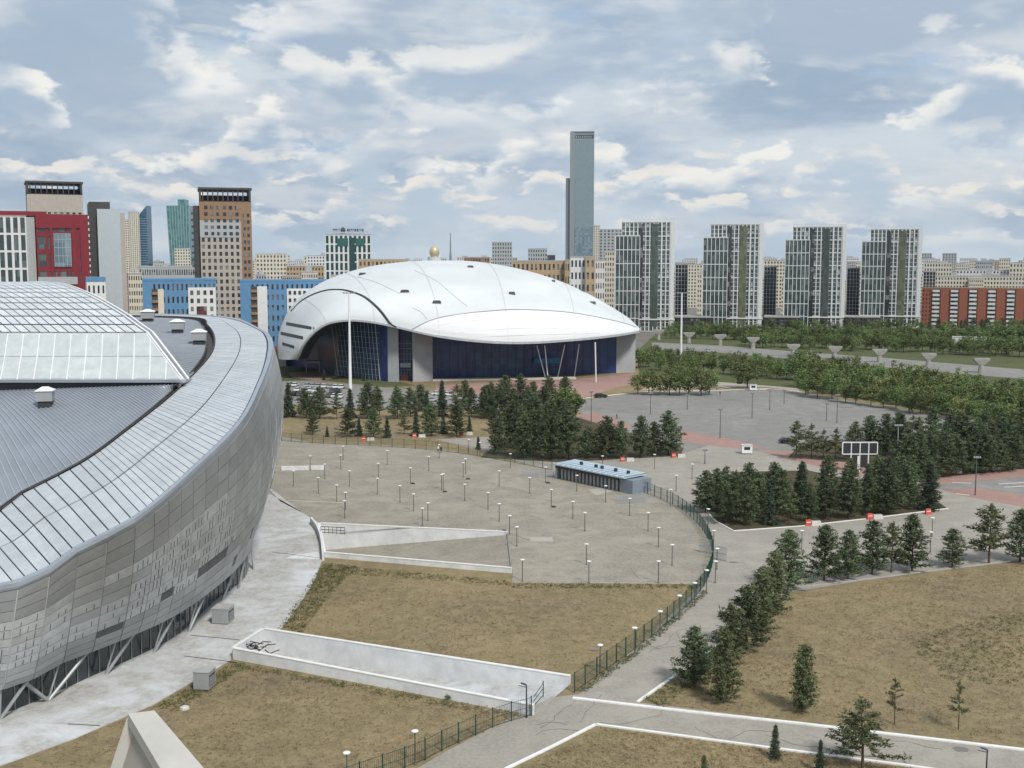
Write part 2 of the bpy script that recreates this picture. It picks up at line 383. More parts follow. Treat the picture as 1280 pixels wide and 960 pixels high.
# kerbs along the paths and the parking lot
kerb(PX([(716, 873), (860, 890), (1000, 905), (1280, 938), (1400, 952)]), .45, .14)
kerb(PX([(797, 878), (850, 841), (915, 794), (955, 761)]), .35)
kerb(PX([(632, 962), (690, 934), (745, 906)]), .35); kerb(PX([(745, 906), (850, 920), (960, 935), (1130, 957), (1280, 979)]), .35)
kerb(PX([(705, 501), (800, 490), (900, 488), (960, 486), (1010, 491)]), .5)
kerb(PX([(893, 481), (915, 486), (958, 487)]), .5)
kerb(PX([(970, 738), (1100, 722), (1280, 700)]), .2, m=M_CONC)
# worn marks and patches on plaza
pale = mat('pale_patch', (.42, .39, .34), .9, col2=(.36, .34, .30), scale=.8)
for q in ([(662, 672), (690, 671), (692, 677), (664, 677)], [(735, 612), (760, 609), (772, 613), (745, 619)], [(360, 625), (430, 628), (430, 629), (360, 626)]):
    sheet('paving_patch', [PX(q)], pale, .016)
mark = MB()
for a, b in (((620, 630), (735, 618)), ((430, 658), (634, 663)), ((640, 727), (890, 730)), ((880, 729), (935, 729))):
    mark.bar(G(*a, z=.022), G(*b, z=.022), .18, .012)
mark.build('paving_joint', pale, None)['kind'] = 'structure'
line = MB()
for a, b in (((1248, 605), (1330, 600)), ((1255, 609), (1330, 605)), ((1190, 603), (1215, 604)), ((1195, 617), (1212, 619))):
    line.bar(G(*a, z=.03), G(*b, z=.03), .3, .012)
line.build('road_marking', M_KERB, None)['kind'] = 'structure'
crack = MB(); rk = random.Random(17)
for k in range(26):
    if k < 10: x, y = rk.uniform(640, 1250), 0; y = np.interp(x, [640, 760, 1250], [915, 888, 945])+rk.uniform(-8, 12)
    elif k < 16: x = rk.uniform(720, 930); y = np.interp(x, [720, 930], [868, 745])+rk.uniform(-3, 12)
    else: x, y = rk.uniform(470, 850), rk.uniform(600, 715)
    p = G(x, y, .036); t = rk.uniform(0, 6.28)
    for j in range(rk.randint(3, 7)):
        t += rk.uniform(-.6, .6); q = p+V3_(math.cos(t), math.sin(t))*rk.uniform(.6, 1.5); crack.bar(p, q, rk.uniform(.03, .07), .01); p = q
crack.build('tar_crack', mat('tar_seal', (.17, .16, .15), .9), None, kind='stuff')
M_STAIN = mat('damp_stain', (.15, .145, .135), .7, scale=.5, col2=(.20, .19, .175))
for px, py, rx, ry in ((800, 511, 2.6, 1.0), (776, 514, 1.4, .7), (745, 510, 3, .8), (1055, 509, 3, 1.0), (1092, 509, 3.4, .9), (915, 500, 4, 1), (742, 812, .7, .5), (917, 703, .9, .5), (1201, 937, .8, .6)):
    g = G(px, py); sheet('damp_stain', [[(g.x+rx*math.cos(a_*.5236)*rk.uniform(.7, 1.1), g.y+ry*math.sin(a_*.5236)*rk.uniform(.7, 1.1)) for a_ in range(12)]], M_STAIN, .034)
# boulevard behind the park with its kerbs
sheet('boulevard', [PX([(815, 428), (900, 432), (1000, 440), (1100, 447), (1280, 462), (1500, 484), (1500, 500), (1280, 474), (1150, 463), (1000, 450), (900, 441), (815, 436)])], M_ASPH, .06)
# ================================================================== RAMP CUTTINGS
def ramp(name, label, t, floor_l, floor_r, par_near, par_far, near_floor_mat):
    fl, fr = PX(t['far']); nr, nl = PX(t['near'])
    root = thing(name, label, 'ramp', (fl+nl)/2)
    def wall(nm, a, b, za, zb, ta, tb, inward):
        d = (b-a); d.z = 0; d.normalize(); n = Vector((-d.y, d.x, 0))
        if n.dot(inward) > 0: n = -n
        n = n*.35
        m = MB(); m.hexa([Vector((a.x, a.y, za)), Vector((b.x, b.y, zb)), Vector((b.x, b.y, zb))+n, Vector((a.x, a.y, za))+n],
                         [Vector((a.x, a.y, ta)), Vector((b.x, b.y, tb)), Vector((b.x, b.y, tb))+n, Vector((a.x, a.y, ta))+n])
        w = m.build(nm, M_WHITEWALL, root)
        c = MB(); e = n*.12; up = Vector((0, 0, .1))
        c.hexa([Vector((a.x, a.y, ta))-e, Vector((b.x, b.y, tb))-e, Vector((b.x, b.y, tb))+n+e, Vector((a.x, a.y, ta))+n+e],
               [Vector((a.x, a.y, ta))-e+up, Vector((b.x, b.y, tb))-e+up, Vector((b.x, b.y, tb))+n+e+up, Vector((a.x, a.y, ta))+n+e+up])
        c.build('coping', M_KERB, w)
    mid = (fl+fr+nl+nr)/4; wb = min(floor_l, floor_r)*1.35-.4
    wall('far_wall', fl, fr, wb, wb, par_far[0], par_far[1], mid-fl)
    wall('near_wall', nl, nr, wb, wb, par_near[0], par_near[1], mid-nl)
    wall('end_wall', nl, fl, wb, wb, par_near[0], par_far[0], mid-fl)
    m = MB(); rows = []
    for k in range(9):
        s = k/8; z = floor_r+(floor_l-floor_r)*(1-s**2.2)*(1+.5*s) if par_near[0] > 1 else floor_l+(floor_r-floor_l)*s
        p = fl.lerp(fr, s); q = nl.lerp(nr, s); rows.append([(p.x, p.y, z), (q.x, q.y, z)])
    m.grid(rows); m.build('floor', near_floor_mat, root)
    return root
ramp('vehicle_ramp', 'short sunken white ramp tapering across the plaza edge beside the arena deck', T1, -4.6, -.35, (.75, .75), (.12, .12), M_PLAZA)
ramp('vehicle_ramp', 'long white walled ramp trench between the two dry lawns', T2, -2.2, .03, (1.25, 1.0), (.35, .9), M_DECK)
M_RUST = mat('rusty_dark_iron', (.045, .03, .03), .7, var=.4, scale=3)
def scrap(cx, cy, z, n, size, label, h):
    b = MB(); rnd = random.Random(n)
    for i in range(n):
        a = Vector((cx+rnd.uniform(-size, size), cy+rnd.uniform(-size*.5, size*.5), z+rnd.uniform(.05, h)))
        t = rnd.uniform(0, 6.28); e = a+Vector((math.cos(t), math.sin(t), rnd.uniform(-.3, .3)))*rnd.uniform(.6, 1.6)
        e.z = max(z+.05, e.z); b.bar(a, e, .09)
    tag(b.build('scrap_pile', M_RUST), label, 'scrap')
p = G(324, 811, -.6); scrap(p.x, p.y-1, -1.75, 46, 1.2, 'heap of rusty iron bars in the left end of the long white ramp', 2.4)
rail = thing('railing', 'dark iron railing at the head of the short white ramp', 'railing', G(416, 669))
b = MB()
for k in range(7): q = G(401+k*5, 667+k*.25); b.bar(q, q+Vector((0, 0, 1.2)), .07)
b.build('baluster', M_RUST, rail, kind='stuff'); b = MB()
for z in (.25, .7, 1.2): b.bar(G(401, 667)+Vector((0, 0, z)), G(431, 668.5)+Vector((0, 0, z)), .09)
b.build('rail', M_RUST, rail)
cw = spline(PX([(389, 655), (397, 666), (402, 682), (404, 701)]), 14); b = MB()
for i in range(13):
    b.bar(cw[i]+Vector((0, 0, .6)), cw[i+1]+Vector((0, 0, .6)), .35, 1.2)
tag(b.build('parapet_wall', M_WHITEWALL), 'curved white parapet at the edge of the arena deck by the short ramp', 'wall')
# low white wall standing on the plaza beside the arena
b = MB(); a, c = G(352, 588), G(405, 587); b.bar(a+Vector((0, 0, .45)), c+Vector((0, 0, .45)), .5, .9)
tag(b.build('low_wall', M_WHITEWALL), 'low white wall on the plaza touching the arena silhouette', 'wall')
# ================================================================== LEFT ARENA
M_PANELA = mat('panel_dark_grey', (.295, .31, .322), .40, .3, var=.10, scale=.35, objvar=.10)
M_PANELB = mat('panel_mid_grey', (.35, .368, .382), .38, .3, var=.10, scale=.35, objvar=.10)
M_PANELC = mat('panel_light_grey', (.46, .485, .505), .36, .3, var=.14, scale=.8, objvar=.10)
M_ROOFP = mat('ring_roof_panel', (.55, .58, .60), .42, .25, var=.10, scale=.35, objvar=.07)
M_SEAMROOF = mat('seamed_roof_grey', (.27, .30, .34), .5, .3, var=.10, scale=.2)
M_SEAM = mat('roof_seam', (.36, .39, .43), .5, .3, var=.08)
M_PANE = mat('dome_pane', (.60, .63, .65), .35, .1, var=.10, scale=.5, objvar=.08)
M_PANE2 = mat('dome_lower_pane', (.46, .50, .51), .5, .05, var=.10, scale=.6, objvar=.06)
M_JOINT = mat('pale_joint', (.46, .47, .48), .6, var=.08)
M_DJOINT = mat('dark_joint', (.06, .065, .07), .7, var=.1)
M_GLASSD = mat('ground_floor_glass', (.035, .045, .05), .1, 0, var=.4, scale=.5, spec=.7)
M_FASCIA = mat('pale_fascia', (.38, .42, .48), .4, .4, var=.08, scale=.3)
arena = thing('arena', 'huge silver arena with tilted ring roof, panelled drum and glazed vault', 'arena', (-75, 180, 0))
V3 = Vector
AST = [(V3((-100, 116, 11.5)), V3((-92, 119, 3.2)), V3((-125, 146, 13.5))), (V3((-72, 106.5, 12.6)), V3((-69, 112, 3.3)), V3((-88, 132, 14.3))),
       (G(0, 735, 14), G(-15, 864, 3.4), G(-62, 661, 15.4)), (G(97, 687, 17), G(78, 828, 3.9), G(30, 615, 17.2)), (G(173, 647, 19.4), G(153, 799, 4), G(105, 576, 20.2)),
       (G(240, 590, 22), G(222, 767, 4.2), G(160, 536, 22.9)), (G(300, 530, 25.4), G(274, 730, 4.5), G(208, 498, 26)), (G(326, 480, 28), G(304, 700, 4.8), G(243, 465, 28)),
       (G(338, 446, 30), G(313, 676, 5.2), G(262, 440, 30)), (G(338, 424, 31.2), V3((-43, 190, 5.6)), G(264, 420, 31.3)), (G(322, 411, 32), V3((-49.5, 214, 6)), G(257, 407, 31.9)),
       (G(280, 397, 32.5), V3((-66, 244, 6)), G(240, 398, 32.5)), (V3((-86, 268, 32.5)), V3((-86, 264, 6)), V3((-89, 258, 32.6))), (V3((-120, 280, 32)), V3((-120, 276, 6)), V3((-122, 270, 32.2)))]
def station_curve(c, t):
    P = [a_[c] for a_ in AST]; P = [P[0]*2-P[1]]+P+[P[-1]*2-P[-2]]
    i = min(int(t), len(P)-4); u = t-i; a, b_, d, e = P[i:i+4]
    return .5*((2*b_)+(d-a)*u+(2*a-5*b_+4*d-e)*u*u+(3*b_-a-3*d+e)*u**3)
def arena_curves(n):
    T = [k*(len(AST)-1)/900 for k in range(901)]; Q = [station_curve(0, t) for t in T]; Ls = [0]
    for k in range(900): Ls.append(Ls[-1]+(Q[k+1]-Q[k]).length)
    ts = np.interp(np.linspace(0, Ls[-1], n), Ls, T); return [[station_curve(c, float(t)) for t in ts] for c in range(3)]
NU = 92
rimS, botS, gutS = arena_curves(NU)
def facade_pt(i, v):
    a, c = botS[i], rimS[i]; j0, j1 = max(0, i-1), min(NU-1, i+1)
    t = (rimS[j1]-rimS[j0]); n = V3((t.y, -t.x, 0)).normalized()
    s = i/(NU-1); amt = .5+2.7*max(0, min(1, (s-.30)/.28))
    p = a.lerp(c, v); h = v**.85
    p.x = a.x+(c.x-a.x)*h; p.y = a.y+(c.y-a.y)*h
    return p+n*(amt*max(0.0, math.sin(math.pi*v))**.9)
VROWS = [0, .065, .13, .2, .275, .35, .43, .51, .59, .67, .765, .86, .955]
b = MB(); b.grid([[facade_pt(i, v) for i in range(NU)] for v in [k/24*.97 for k in range(25)]])
skin = b.build('facade', M_JOINT, arena, smooth=True)
def project(p):
    d = p-V3((0, 0, CH)); y = d.y*cp-d.z*sp_; u = d.y*sp_+d.z*cp
    return 640+F*d.x/y, 480-F*u/y
louvres = [(207, 739), (146, 787), (253, 712), (275, 692), (290, 697), (262, 704), (312, 668), (330, 640)]
cells = []
i0 = min(range(NU), key=lambda i: (rimS[i]-AST[2][0]).length)-1
for i in range(i0, i0+40):
    for r in range(len(VROWS)-1):
        v0, v1 = VROWS[r], VROWS[r+1]
        q = [facade_pt(i, v0), facade_pt(i+1, v0), facade_pt(i+1, v1), facade_pt(i, v1)]
        c = (q[0]+q[1]+q[2]+q[3])/4
        n = (q[1]-q[0]).cross(q[3]-q[0]).normalized()
        if n.dot(c-V3((-75, 180, 15))) < 0: n = -n
        cells.append((i, r, q, c, n))
lv = set()
for L_ in louvres:
    best = min(cells, key=lambda e: (project(e[3])[0]-L_[0])**2+4*(project(e[3])[1]-L_[1])**2); lv.add((best[0], best[1]))
cells.sort(key=lambda e: (e[3]-V3((0, 0, CH))).length)
rnd = random.Random(3); rest = MB(); fine = MB(); from mathutils import noise as mnoise
PMATS = [M_PANELA, M_PANELB, M_PANELC, mat('louvre_grey', (.10, .105, .11), .6)]
for k, (i, r, q, c, n) in enumerate(cells):
    g0, g1 = .018, .035
    def sub(a, b_): return q[0].lerp(q[1], a).lerp(q[3].lerp(q[2], a), b_)
    qq = [sub(g0, g1), sub(1-g0, g1), sub(1-g0, 1-g1), sub(g0, 1-g1)]
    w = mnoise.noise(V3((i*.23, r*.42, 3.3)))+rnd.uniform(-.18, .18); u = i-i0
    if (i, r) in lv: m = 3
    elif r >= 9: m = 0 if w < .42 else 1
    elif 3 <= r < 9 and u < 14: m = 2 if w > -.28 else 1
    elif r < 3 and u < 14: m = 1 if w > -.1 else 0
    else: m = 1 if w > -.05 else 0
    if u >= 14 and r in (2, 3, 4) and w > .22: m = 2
    t = .05 if m == 3 else .12+rnd.uniform(-.015, .015)
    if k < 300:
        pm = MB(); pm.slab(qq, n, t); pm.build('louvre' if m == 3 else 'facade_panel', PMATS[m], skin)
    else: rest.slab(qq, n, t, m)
    if m == 2:                                   # small dark joints of the glazed shingles
        for a_ in (.25, .5, .75):
            if rnd.random() < .8: fine.bar(sub(a_, .08)+n*t, sub(a_, .08+rnd.uniform(.45, .86))+n*t, .07, .05)
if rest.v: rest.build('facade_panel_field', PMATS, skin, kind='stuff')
fine.build('shingle_joint', M_DJOINT, skin, kind='stuff')
# rim fascia: a box lip running round the top
lip = MB()
def inward(i, d): return (gutS[i]-rimS[i]).normalized()*d
rows = []
for i in range(NU):
    f0 = facade_pt(i, .962); o = rimS[i]; out_ = -inward(i, .30); out_.z = 0
    rows.append([f0+out_*.5, o+out_+V3((0, 0, -.15)), o+out_+V3((0, 0, .25)), o+inward(i, .8)+V3((0, 0, .2)), o+inward(i, .85)-V3((0, 0, .3))])
lip.grid(rows); lip.build('rim_fascia', M_FASCIA, arena, smooth=False)
# ring roof base, strips
b = MB(); b.grid([[rimS[i]+inward(i, .8)-V3((0, 0, .12)) for i in range(NU)], [rimS[i].lerp(gutS[i], .5)-V3((0, 0, .0)) for i in range(NU)], [gutS[i]-inward(i, .8)-V3((0, 0, .12)) for i in range(NU)]])
ringbase = b.build('ring_roof', M_DJOINT, arena)
NR = 225
rimF, _, gutF = arena_curves(NR); cnt = 0; rest = MB()
for i in range(34, NR-1):
    A0, A1, B0, B1 = rimF[i], rimF[i+1], gutF[i], gutF[i+1]
    e0 = (B0-A0).normalized(); e1 = (B1-A1).normalized(); A0 = A0+e0*1.15; A1 = A1+e1*1.15; B0 = B0-e0*.9; B1 = B1-e1*.9
    for s0, s1 in ((0, .492), (.508, 1)):
        g = .055
        f = lambda u, s: A0.lerp(A1, u).lerp(B0.lerp(B1, u), s)+V3((0, 0, .12*math.sin(math.pi*s)))
        qq = [f(g, s0), f(1-g, s0), f(1-g, s1), f(g, s1)]
        pm = MB() if cnt < 300 else rest
        pm.slab(qq, (0, 0, 1), .1+.02*random.random())
        if cnt < 300: pm.build('roof_strip', M_ROOFP, ringbase)
        cnt += 1
if rest.v: rest.build('roof_strip_field', M_ROOFP, ringbase, kind='stuff')
# dark gutter between ring and inner roof
b = MB(); rows = []
for i in range(NU):
    w = inward(i, 1); w.z = 0; w.normalize(); p = gutS[i]
    rows.append([p-w*.8+V3((0, 0, .25)), p-w*.55+V3((0, 0, .25)), p-w*.5-V3((0, 0, 1.0)), p+w*1.1-V3((0, 0, 1.0)), p+w*1.15+V3((0, 0, -.05)), p+w*1.5+V3((0, 0, -.05))])
b.grid(rows); b.build('gutter', mat('gutter_dark', (.05, .05, .052), .8, var=.5, scale=.8, col2=(.10, .095, .09)), arena)
# inner seamed roof, front
DB = [AT(-330, 486, 160), AT(0, 484, 162), AT(228, 477, 164.5)]
gin = [gutS[i]+V3((inward(i, 1.5).x, inward(i, 1.5).y, -.15)) for i in range(NU)]
ci = min(range(NU), key=lambda i: (gin[i]-V3((-47.5, 166, 28))).length)
front = gin[6:ci+1]; nf = len(front)
dl = [DB[0].lerp(DB[2], k/(nf-1))-V3((0, 0, 1.9*(1-k/(nf-1))+.4)) for k in range(nf)]
rows = []
for s in range(9): rows.append([front[k].lerp(dl[k], s/8)+V3((0, 0, 1.2*math.sin(math.pi*s/8)*(1-k/(nf-1)))) for k in range(nf)])
# carry the sheet on underneath the vault
rows.append([dl[k]+V3((-4*(1-k/(nf-1)), 14, .5)) for k in range(nf)])
b = MB(); b.grid(rows); inner = b.build('inner_roof', M_SEAMROOF, arena, smooth=True)
sb = MB()
def seam_on(rows_, n, mbs, h=.1, w=.14):
    m_ = len(rows_[0])
    for k in range(n):
        t = (k+.5)/n*(m_-1); i = int(t); f = t-i
        pts = [r_[i].lerp(r_[min(i+1, m_-1)], f) for r_ in rows_]
        for p_, q_ in zip(pts[:-1], pts[1:]): mbs.bar(p_+V3((0, 0, h/2)), q_+V3((0, 0, h/2)), w, h)
seam_on(rows, 105, sb); sb.build('standing_seam', M_SEAM, inner, kind='stuff')
# inner roof, rear right
back = gin[ci-1:NU-2]; nb = len(back)
dk = [V3((-52, 172, 28.2)).lerp(V3((-125, 246, 32.4)), k/(nb-1)) for k in range(nb)]
rows = [[back[k].lerp(dk[k], s/5)+V3((0, 0, .5*math.sin(math.pi*s/5))) for k in range(nb)] for s in range(6)]
rows.append([V3((-60, 172, 28)).lerp(V3((-130, 200, 31)), k/(nb-1)) for k in range(nb)])
b = MB(); b.grid(rows); inner2 = b.build('inner_roof', M_SEAMROOF, arena, smooth=True)
sb = MB(); seam_on(rows[:6], 90, sb, .12, .16); sb.build('standing_seam', M_SEAM, inner2, kind='stuff')
# glazed vault
edge = [(228, 474, 164), (207, 446, 168), (184, 416, 172), (170, 406, 175), (156, 395.5, 178), (142, 387, 181.5), (129, 379, 185), (116, 372, 188), (103, 366, 191), (91, 361, 193.5), (80, 357, 196), (66, 354, 199), (40, 352.5, 203)]
E = [AT(*e) for e in edge]
base_rows = []
for p in E: base_rows.append([V3((p.x-.05-x, p.y, p.z-.14)) for x in (0, 20, 45, 75, 110)])
tail = [V3((E[-1].x-4, E[-1].y+8, E[-1].z-.6)), V3((E[-1].x-2, E[-1].y+20, E[-1].z-3.5)), V3((E[-1].x+2, E[-1].y+34, E[-1].z-9)), V3((E[-1].x+6, E[-1].y+42, E[-1].z-14))]
for p in tail: base_rows.append([V3((p.x-x, p.y, p.z-.14)) for x in (0, 20, 45, 75, 110)])
b = MB(); b.grid(base_rows); dome = b.build('vault', M_DJOINT, arena, smooth=True)
# light bed beneath the two lower courses, their ribs are white
b = MB(); b.grid([[V3((p.x-x, p.y-.03, p.z-.06)) for x in (0, 40, 110)] for p in E[:3]]); b.build('lower_course', M_WHITEMETAL, dome)
cnt = 0; rest = MB()
for r in range(len(E)-1):
    step = 2.35 if r < 2 else 1.42
    n = int(60/step); m = M_PANE2 if r < 2 else M_PANE
    for j in range(n+(4 if r < 2 else 0)):
        gx = .07*step if r >= 2 else .04*step
        a, c = E[r], E[r+1]; gz = .07 if r >= 2 else .012
        A = a.lerp(c, gz); C = a.lerp(c, 1-gz)
        qq = [V3((A.x-j*step-gx-.25, A.y, A.z)), V3((A.x-(j+1)*step+gx-.25, A.y, A.z)), V3((C.x-(j+1)*step+gx-.25, C.y, C.z)), V3((C.x-j*step-gx-.25, C.y, C.z))]
        if r < 2:                                # upright ribs, cut off by the slanting edge
            def rx(jj, z): return E[0].x-jj*step-(z-E[0].z)*.35
            poly = [(rx(j, A.z)-gx, 0.0), (rx(j+1, A.z)+gx, 0.0), (rx(j+1, C.z)+gx, 1.0), (rx(j, C.z)-gx, 1.0)]
            fd = lambda p_: A.x+(C.x-A.x)*p_[1]-.3-p_[0]
            cut = []
            for e0, e1 in zip(poly, poly[1:]+poly[:1]):
                d0, d1 = fd(e0), fd(e1)
                if d0 >= 0: cut.append(e0)
                if (d0 >= 0) != (d1 >= 0): u_ = d0/(d0-d1); cut.append((e0[0]+(e1[0]-e0[0])*u_, e0[1]+(e1[1]-e0[1])*u_))
            if len(cut) < 3: continue
            P3 = [V3((x_, A.y+(C.y-A.y)*t_, A.z+(C.z-A.z)*t_)) for x_, t_ in cut]
            if project(P3[0])[0] < -20 or cnt >= 300: 
                if len(P3) == 4: rest.slab(P3, V3((0, -.5, .8)), .07)
                continue
            nn = V3((0, -(C.z-A.z), C.y-A.y)).normalized()*-1
            if nn.z < 0: nn = -nn
            nn = V3((0, -abs(nn.y), abs(nn.z))); m_ = len(P3); pm = MB()
            pm.add(P3+[p_+nn*.07 for p_ in P3], [tuple(range(m_)), tuple(range(m_, 2*m_))]+[(q_, (q_+1) % m_, m_+(q_+1) % m_, m_+q_) for q_ in range(m_)])
            pm.build('pane', m, dome); cnt += 1; continue
        vis = project(qq[0])[0] > -8
        nn = (qq[1]-qq[0]).cross(qq[3]-qq[0]).normalized()
        if nn.z < 0: nn = -nn
        if not vis: rest.slab(qq, nn, .07); continue
        if cnt < 300: pm = MB(); pm.slab(qq, nn, .07); pm.build('pane', m, dome); cnt += 1
        else: rest.slab(qq, nn, .07)
rest.build('pane_field', M_PANE, dome, kind='stuff')
b = MB()
for off in (.12, .9):
    for p, q in zip(E[:-1], E[1:]): b.bar(p+V3((off-.1, .15*off, .06)), q+V3((off-.1, .15*off, .06)), .28, .22)
b.build('edge_trim', M_WHITEMETAL, dome)
b = MB()                                         # closed gable under the curved edge
for p, q in zip(E[:-1], E[1:]): b.add([p+V3((-.1, .1, -.1)), q+V3((-.1, .1, -.1)), V3((q.x-.3, q.y, 27)), V3((p.x-.3, p.y, 27))], [(0, 1, 2, 3)])
b.build('gable', M_STEEL, dome)
b = MB(); a, c = E[0], V3((E[0].x-110, E[0].y, E[0].z)); b.hexa([a+V3((0, .2, -.5)), c+V3((0, .2, -.5)), c+V3((0, 1, -.5)), a+V3((0, 1, -.5))], [a+V3((.3, -.25, 0)), c+V3((0, -.25, 0)), c+V3((0, 1, 0)), a+V3((.3, 1, 0))])
b.build('eave_trim', M_WHITEMETAL, dome)
b = MB(); b.hexa([a+V3((-.6, 1.2, -4)), c+V3((0, 1.2, -4)), c+V3((0, 1.8, -4)), a+V3((-.6, 1.8, -4))], [a+V3((-.6, 1.2, -.5)), c+V3((0, 1.2, -.5)), c+V3((0, 1.8, -.5)), a+V3((-.6, 1.8, -.5))])
b.build('eave_shadow_gap', M_DARK, dome)  # black strip painting in the shadow gap below the vault's front edge
# roof ventilators (each is a thing of its own)
bvh_roof = []
for o in (inner, inner2):
    o_me = o.data; bvh_roof.append(BVHTree.FromPolygons([v.co+V3(arena.location) for v in o_me.vertices], [tuple(p.vertices) for p in o_me.polygons]))
def roof_hit(px, py):
    best = None
    for t in bvh_roof:
        h = t.ray_cast(V3((0, 0, CH)), ray(px, py).normalized())
        if h[0] is not None and (best is None or h[3] < best[1]): best = (h[0], h[3])
    return best[0] if best else None
for px, py, w, lab in ((57, 507, 2.1, 'grey box roof ventilator on the seamed roof in front of the glazed vault'),
                       (185, 402, 2.6, 'grey roof ventilator farthest left behind the vault edge'),
                       (222, 416, 2.5, 'grey roof ventilator in the middle of the rear roof of the arena'),
                       (249, 430, 2.4, 'grey roof ventilator nearest the dark gutter of the arena')):
    h = roof_hit(px, py)
    if h is None: h = AT(px, py, 200)
    t = thing('roof_ventilator', lab, 'ventilator', h, .2, 'ventilators on the arena roof')
    b = MB(); b.box(-w*.4, w*.4, -w*.4, w*.4, -.5, .7); b.build('curb', M_DARK, t, world=False)
    b = MB(); b.box(-w/2, w/2, -w/2, w/2, .7, 2.1); b.build('housing', M_STEEL, t, world=False)
    b = MB(); hw = w*.58; b.hexa([(-hw, -hw, 2.1), (hw, -hw, 2.1), (hw, hw, 2.1), (-hw, hw, 2.1)], [(-.4, -.4, 2.6), (.4, -.4, 2.6), (.4, .4, 2.6), (-.4, .4, 2.6)]); b.build('cap', M_WHITEMETAL, t, world=False)
# ground floor glazing and struts
feet = [G(-70, 925), G(0, 900), G(60, 877), G(132, 844), G(192, 817), G(235, 792), G(277, 752), G(298, 737), G(317, 713), V3((-44.5, 187, 0)), V3((-54, 212, 0))]
gl = spline([f+V3((-.9, .4, 0)) for f in feet], 70)
b = MB(); b.grid([[p for p in gl], [p+V3((0, 0, 5.6)) for p in gl]]); glz = b.build('ground_floor_glazing', M_GLASSD, arena)
b = MB()
for i in range(0, 70, 1): b.bar(gl[i]+V3((.06, -.04, 0)), gl[i]+V3((.06, -.04, 5.5)), .09)
b.build('mullion', M_STEEL, glz, kind='stuff')
b = MB(); b.grid([[botS[i]+V3((.0, 0, .02)) for i in range(NU)], [botS[i]+V3((-9, 4, .3)) for i in range(NU)]]); b.build('soffit', M_STEEL, arena)
for f in feet[1:9]:
    k = min(range(NU), key=lambda i: (V3((botS[i].x, botS[i].y, 0))-f).length)
    for dk_, w in ((0, .2), (1, .36)):
        q = botS[min(NU-1, k+dk_)]+V3((-.3, .2, .1)); b = MB(); b.bar(f+V3((0, 0, .05)), q, w, w, n=8); b.build('strut', M_STEEL, arena)
b = MB(); q = G(25, 848, 3.6); b.bar(feet[2]+V3((0, 0, .1)), q, .4, .4, n=8); b.build('strut', M_STEEL, arena)
# AC cabinets beside the drum
def cabinet(px, py, w, d, h, rz, lab):
    t = thing('air_handling_unit', lab, 'air conditioner', G(px, py, .1), rz, 'air handling units by the arena')
    b = MB(); b.box(-w/2, w/2, -d/2, d/2, .08, h); b.build('casing', M_STEEL, t, world=False)
    b = MB(); b.box(-w/2-.06, w/2+.06, -d/2-.06, d/2+.06, h, h+.08); b.build('lid', M_CONC, t, world=False)
    b = MB(); b.box(-w/2+.1, w/2-.1, -d/2+.1, d/2-.1, 0, .08); b.build('plinth', M_DARK, t, world=False)
    b = MB(); b.box(w/2, w/2+.05, -d/2+.25, d/2-.25, .4, h-.35); g = b.build('grille', M_DARK, t, world=False)
    b = MB()
    for k in range(6): z = .5+k*(h-.95)/6; b.box(w/2+.05, w/2+.1, -d/2+.25, d/2-.25, z, z+.07)
    b.build('slat', M_STEEL, g, world=False, kind='stuff')
cabinet(279, 777, 2.1, 2.2, 1.9, -.12, 'grey air handling cabinet standing on the deck against the arena glazing')
cabinet(256, 859, 1.7, 1.9, 1.9, -.15, 'pale air handling cabinet at the edge of the lawn below the white ramp')
# ================================================================== VELODROME (white helmet-shaped hall)
M_SHELL = mat('white_shell_membrane', (.56, .59, .60), .62, .0, var=.04, scale=.05, col2=(.66, .685, .695), detail=10, stretch=(1, 1, 2.2))
M_SHELL2 = mat('bright_shell_panel', (.70, .72, .73), .6, .0, var=.03, scale=.1)
M_BLUE = window_mat('deep_blue_glass', (.010, .026, .13), (.020, .05, .18), (3.2, 3.2, 3.2), .5, .32)
M_TEAL = window_mat('teal_glass', (.016, .045, .12), (.03, .09, .19), (2.4, 2.4, 2.4), .5, .32)
M_GREYWALL = mat('grey_wall_panel', (.34, .35, .36), .7, var=.08, scale=.3)
hall = thing('sports_hall', 'white helmet-shaped sports hall with deep blue glass under its curved eave', 'sports hall', (-20, 470, 0))
# stations from the low left nose to the right tip: spine pixel+depth, eave pixel+depth
ST = [((349, 449, 452), (371, 449, 437)), ((347, 434, 458), (374, 443, 434)), ((348, 420, 464), (377, 436, 432)), ((353, 404, 470), (384, 425, 430)),
      ((362, 386, 476), (396, 413, 428)), ((378, 369, 482), (412, 404, 426)), ((402, 353, 487), (438, 400.5, 424)), ((432, 341, 491), (470, 403.5, 422)),
      ((468, 332, 494), (505, 411, 421)), ((508, 327, 496), (545, 420, 420)), ((550, 325.5, 497), (585, 425.5, 420)), ((595, 327, 498), (625, 428.5, 422)),
      ((640, 334, 497), (665, 428.5, 425)), ((685, 346, 495), (705, 426, 429)), ((725, 362, 491), (740, 423, 435)), ((760, 381, 484), (770, 419.5, 443)),
      ((785, 397, 474), (789, 416.5, 451)), ((800, 411, 462), (799, 414.5, 459))]
def dense(lst, n): return spline([AT(*p) for p in lst], n)
NS = 72
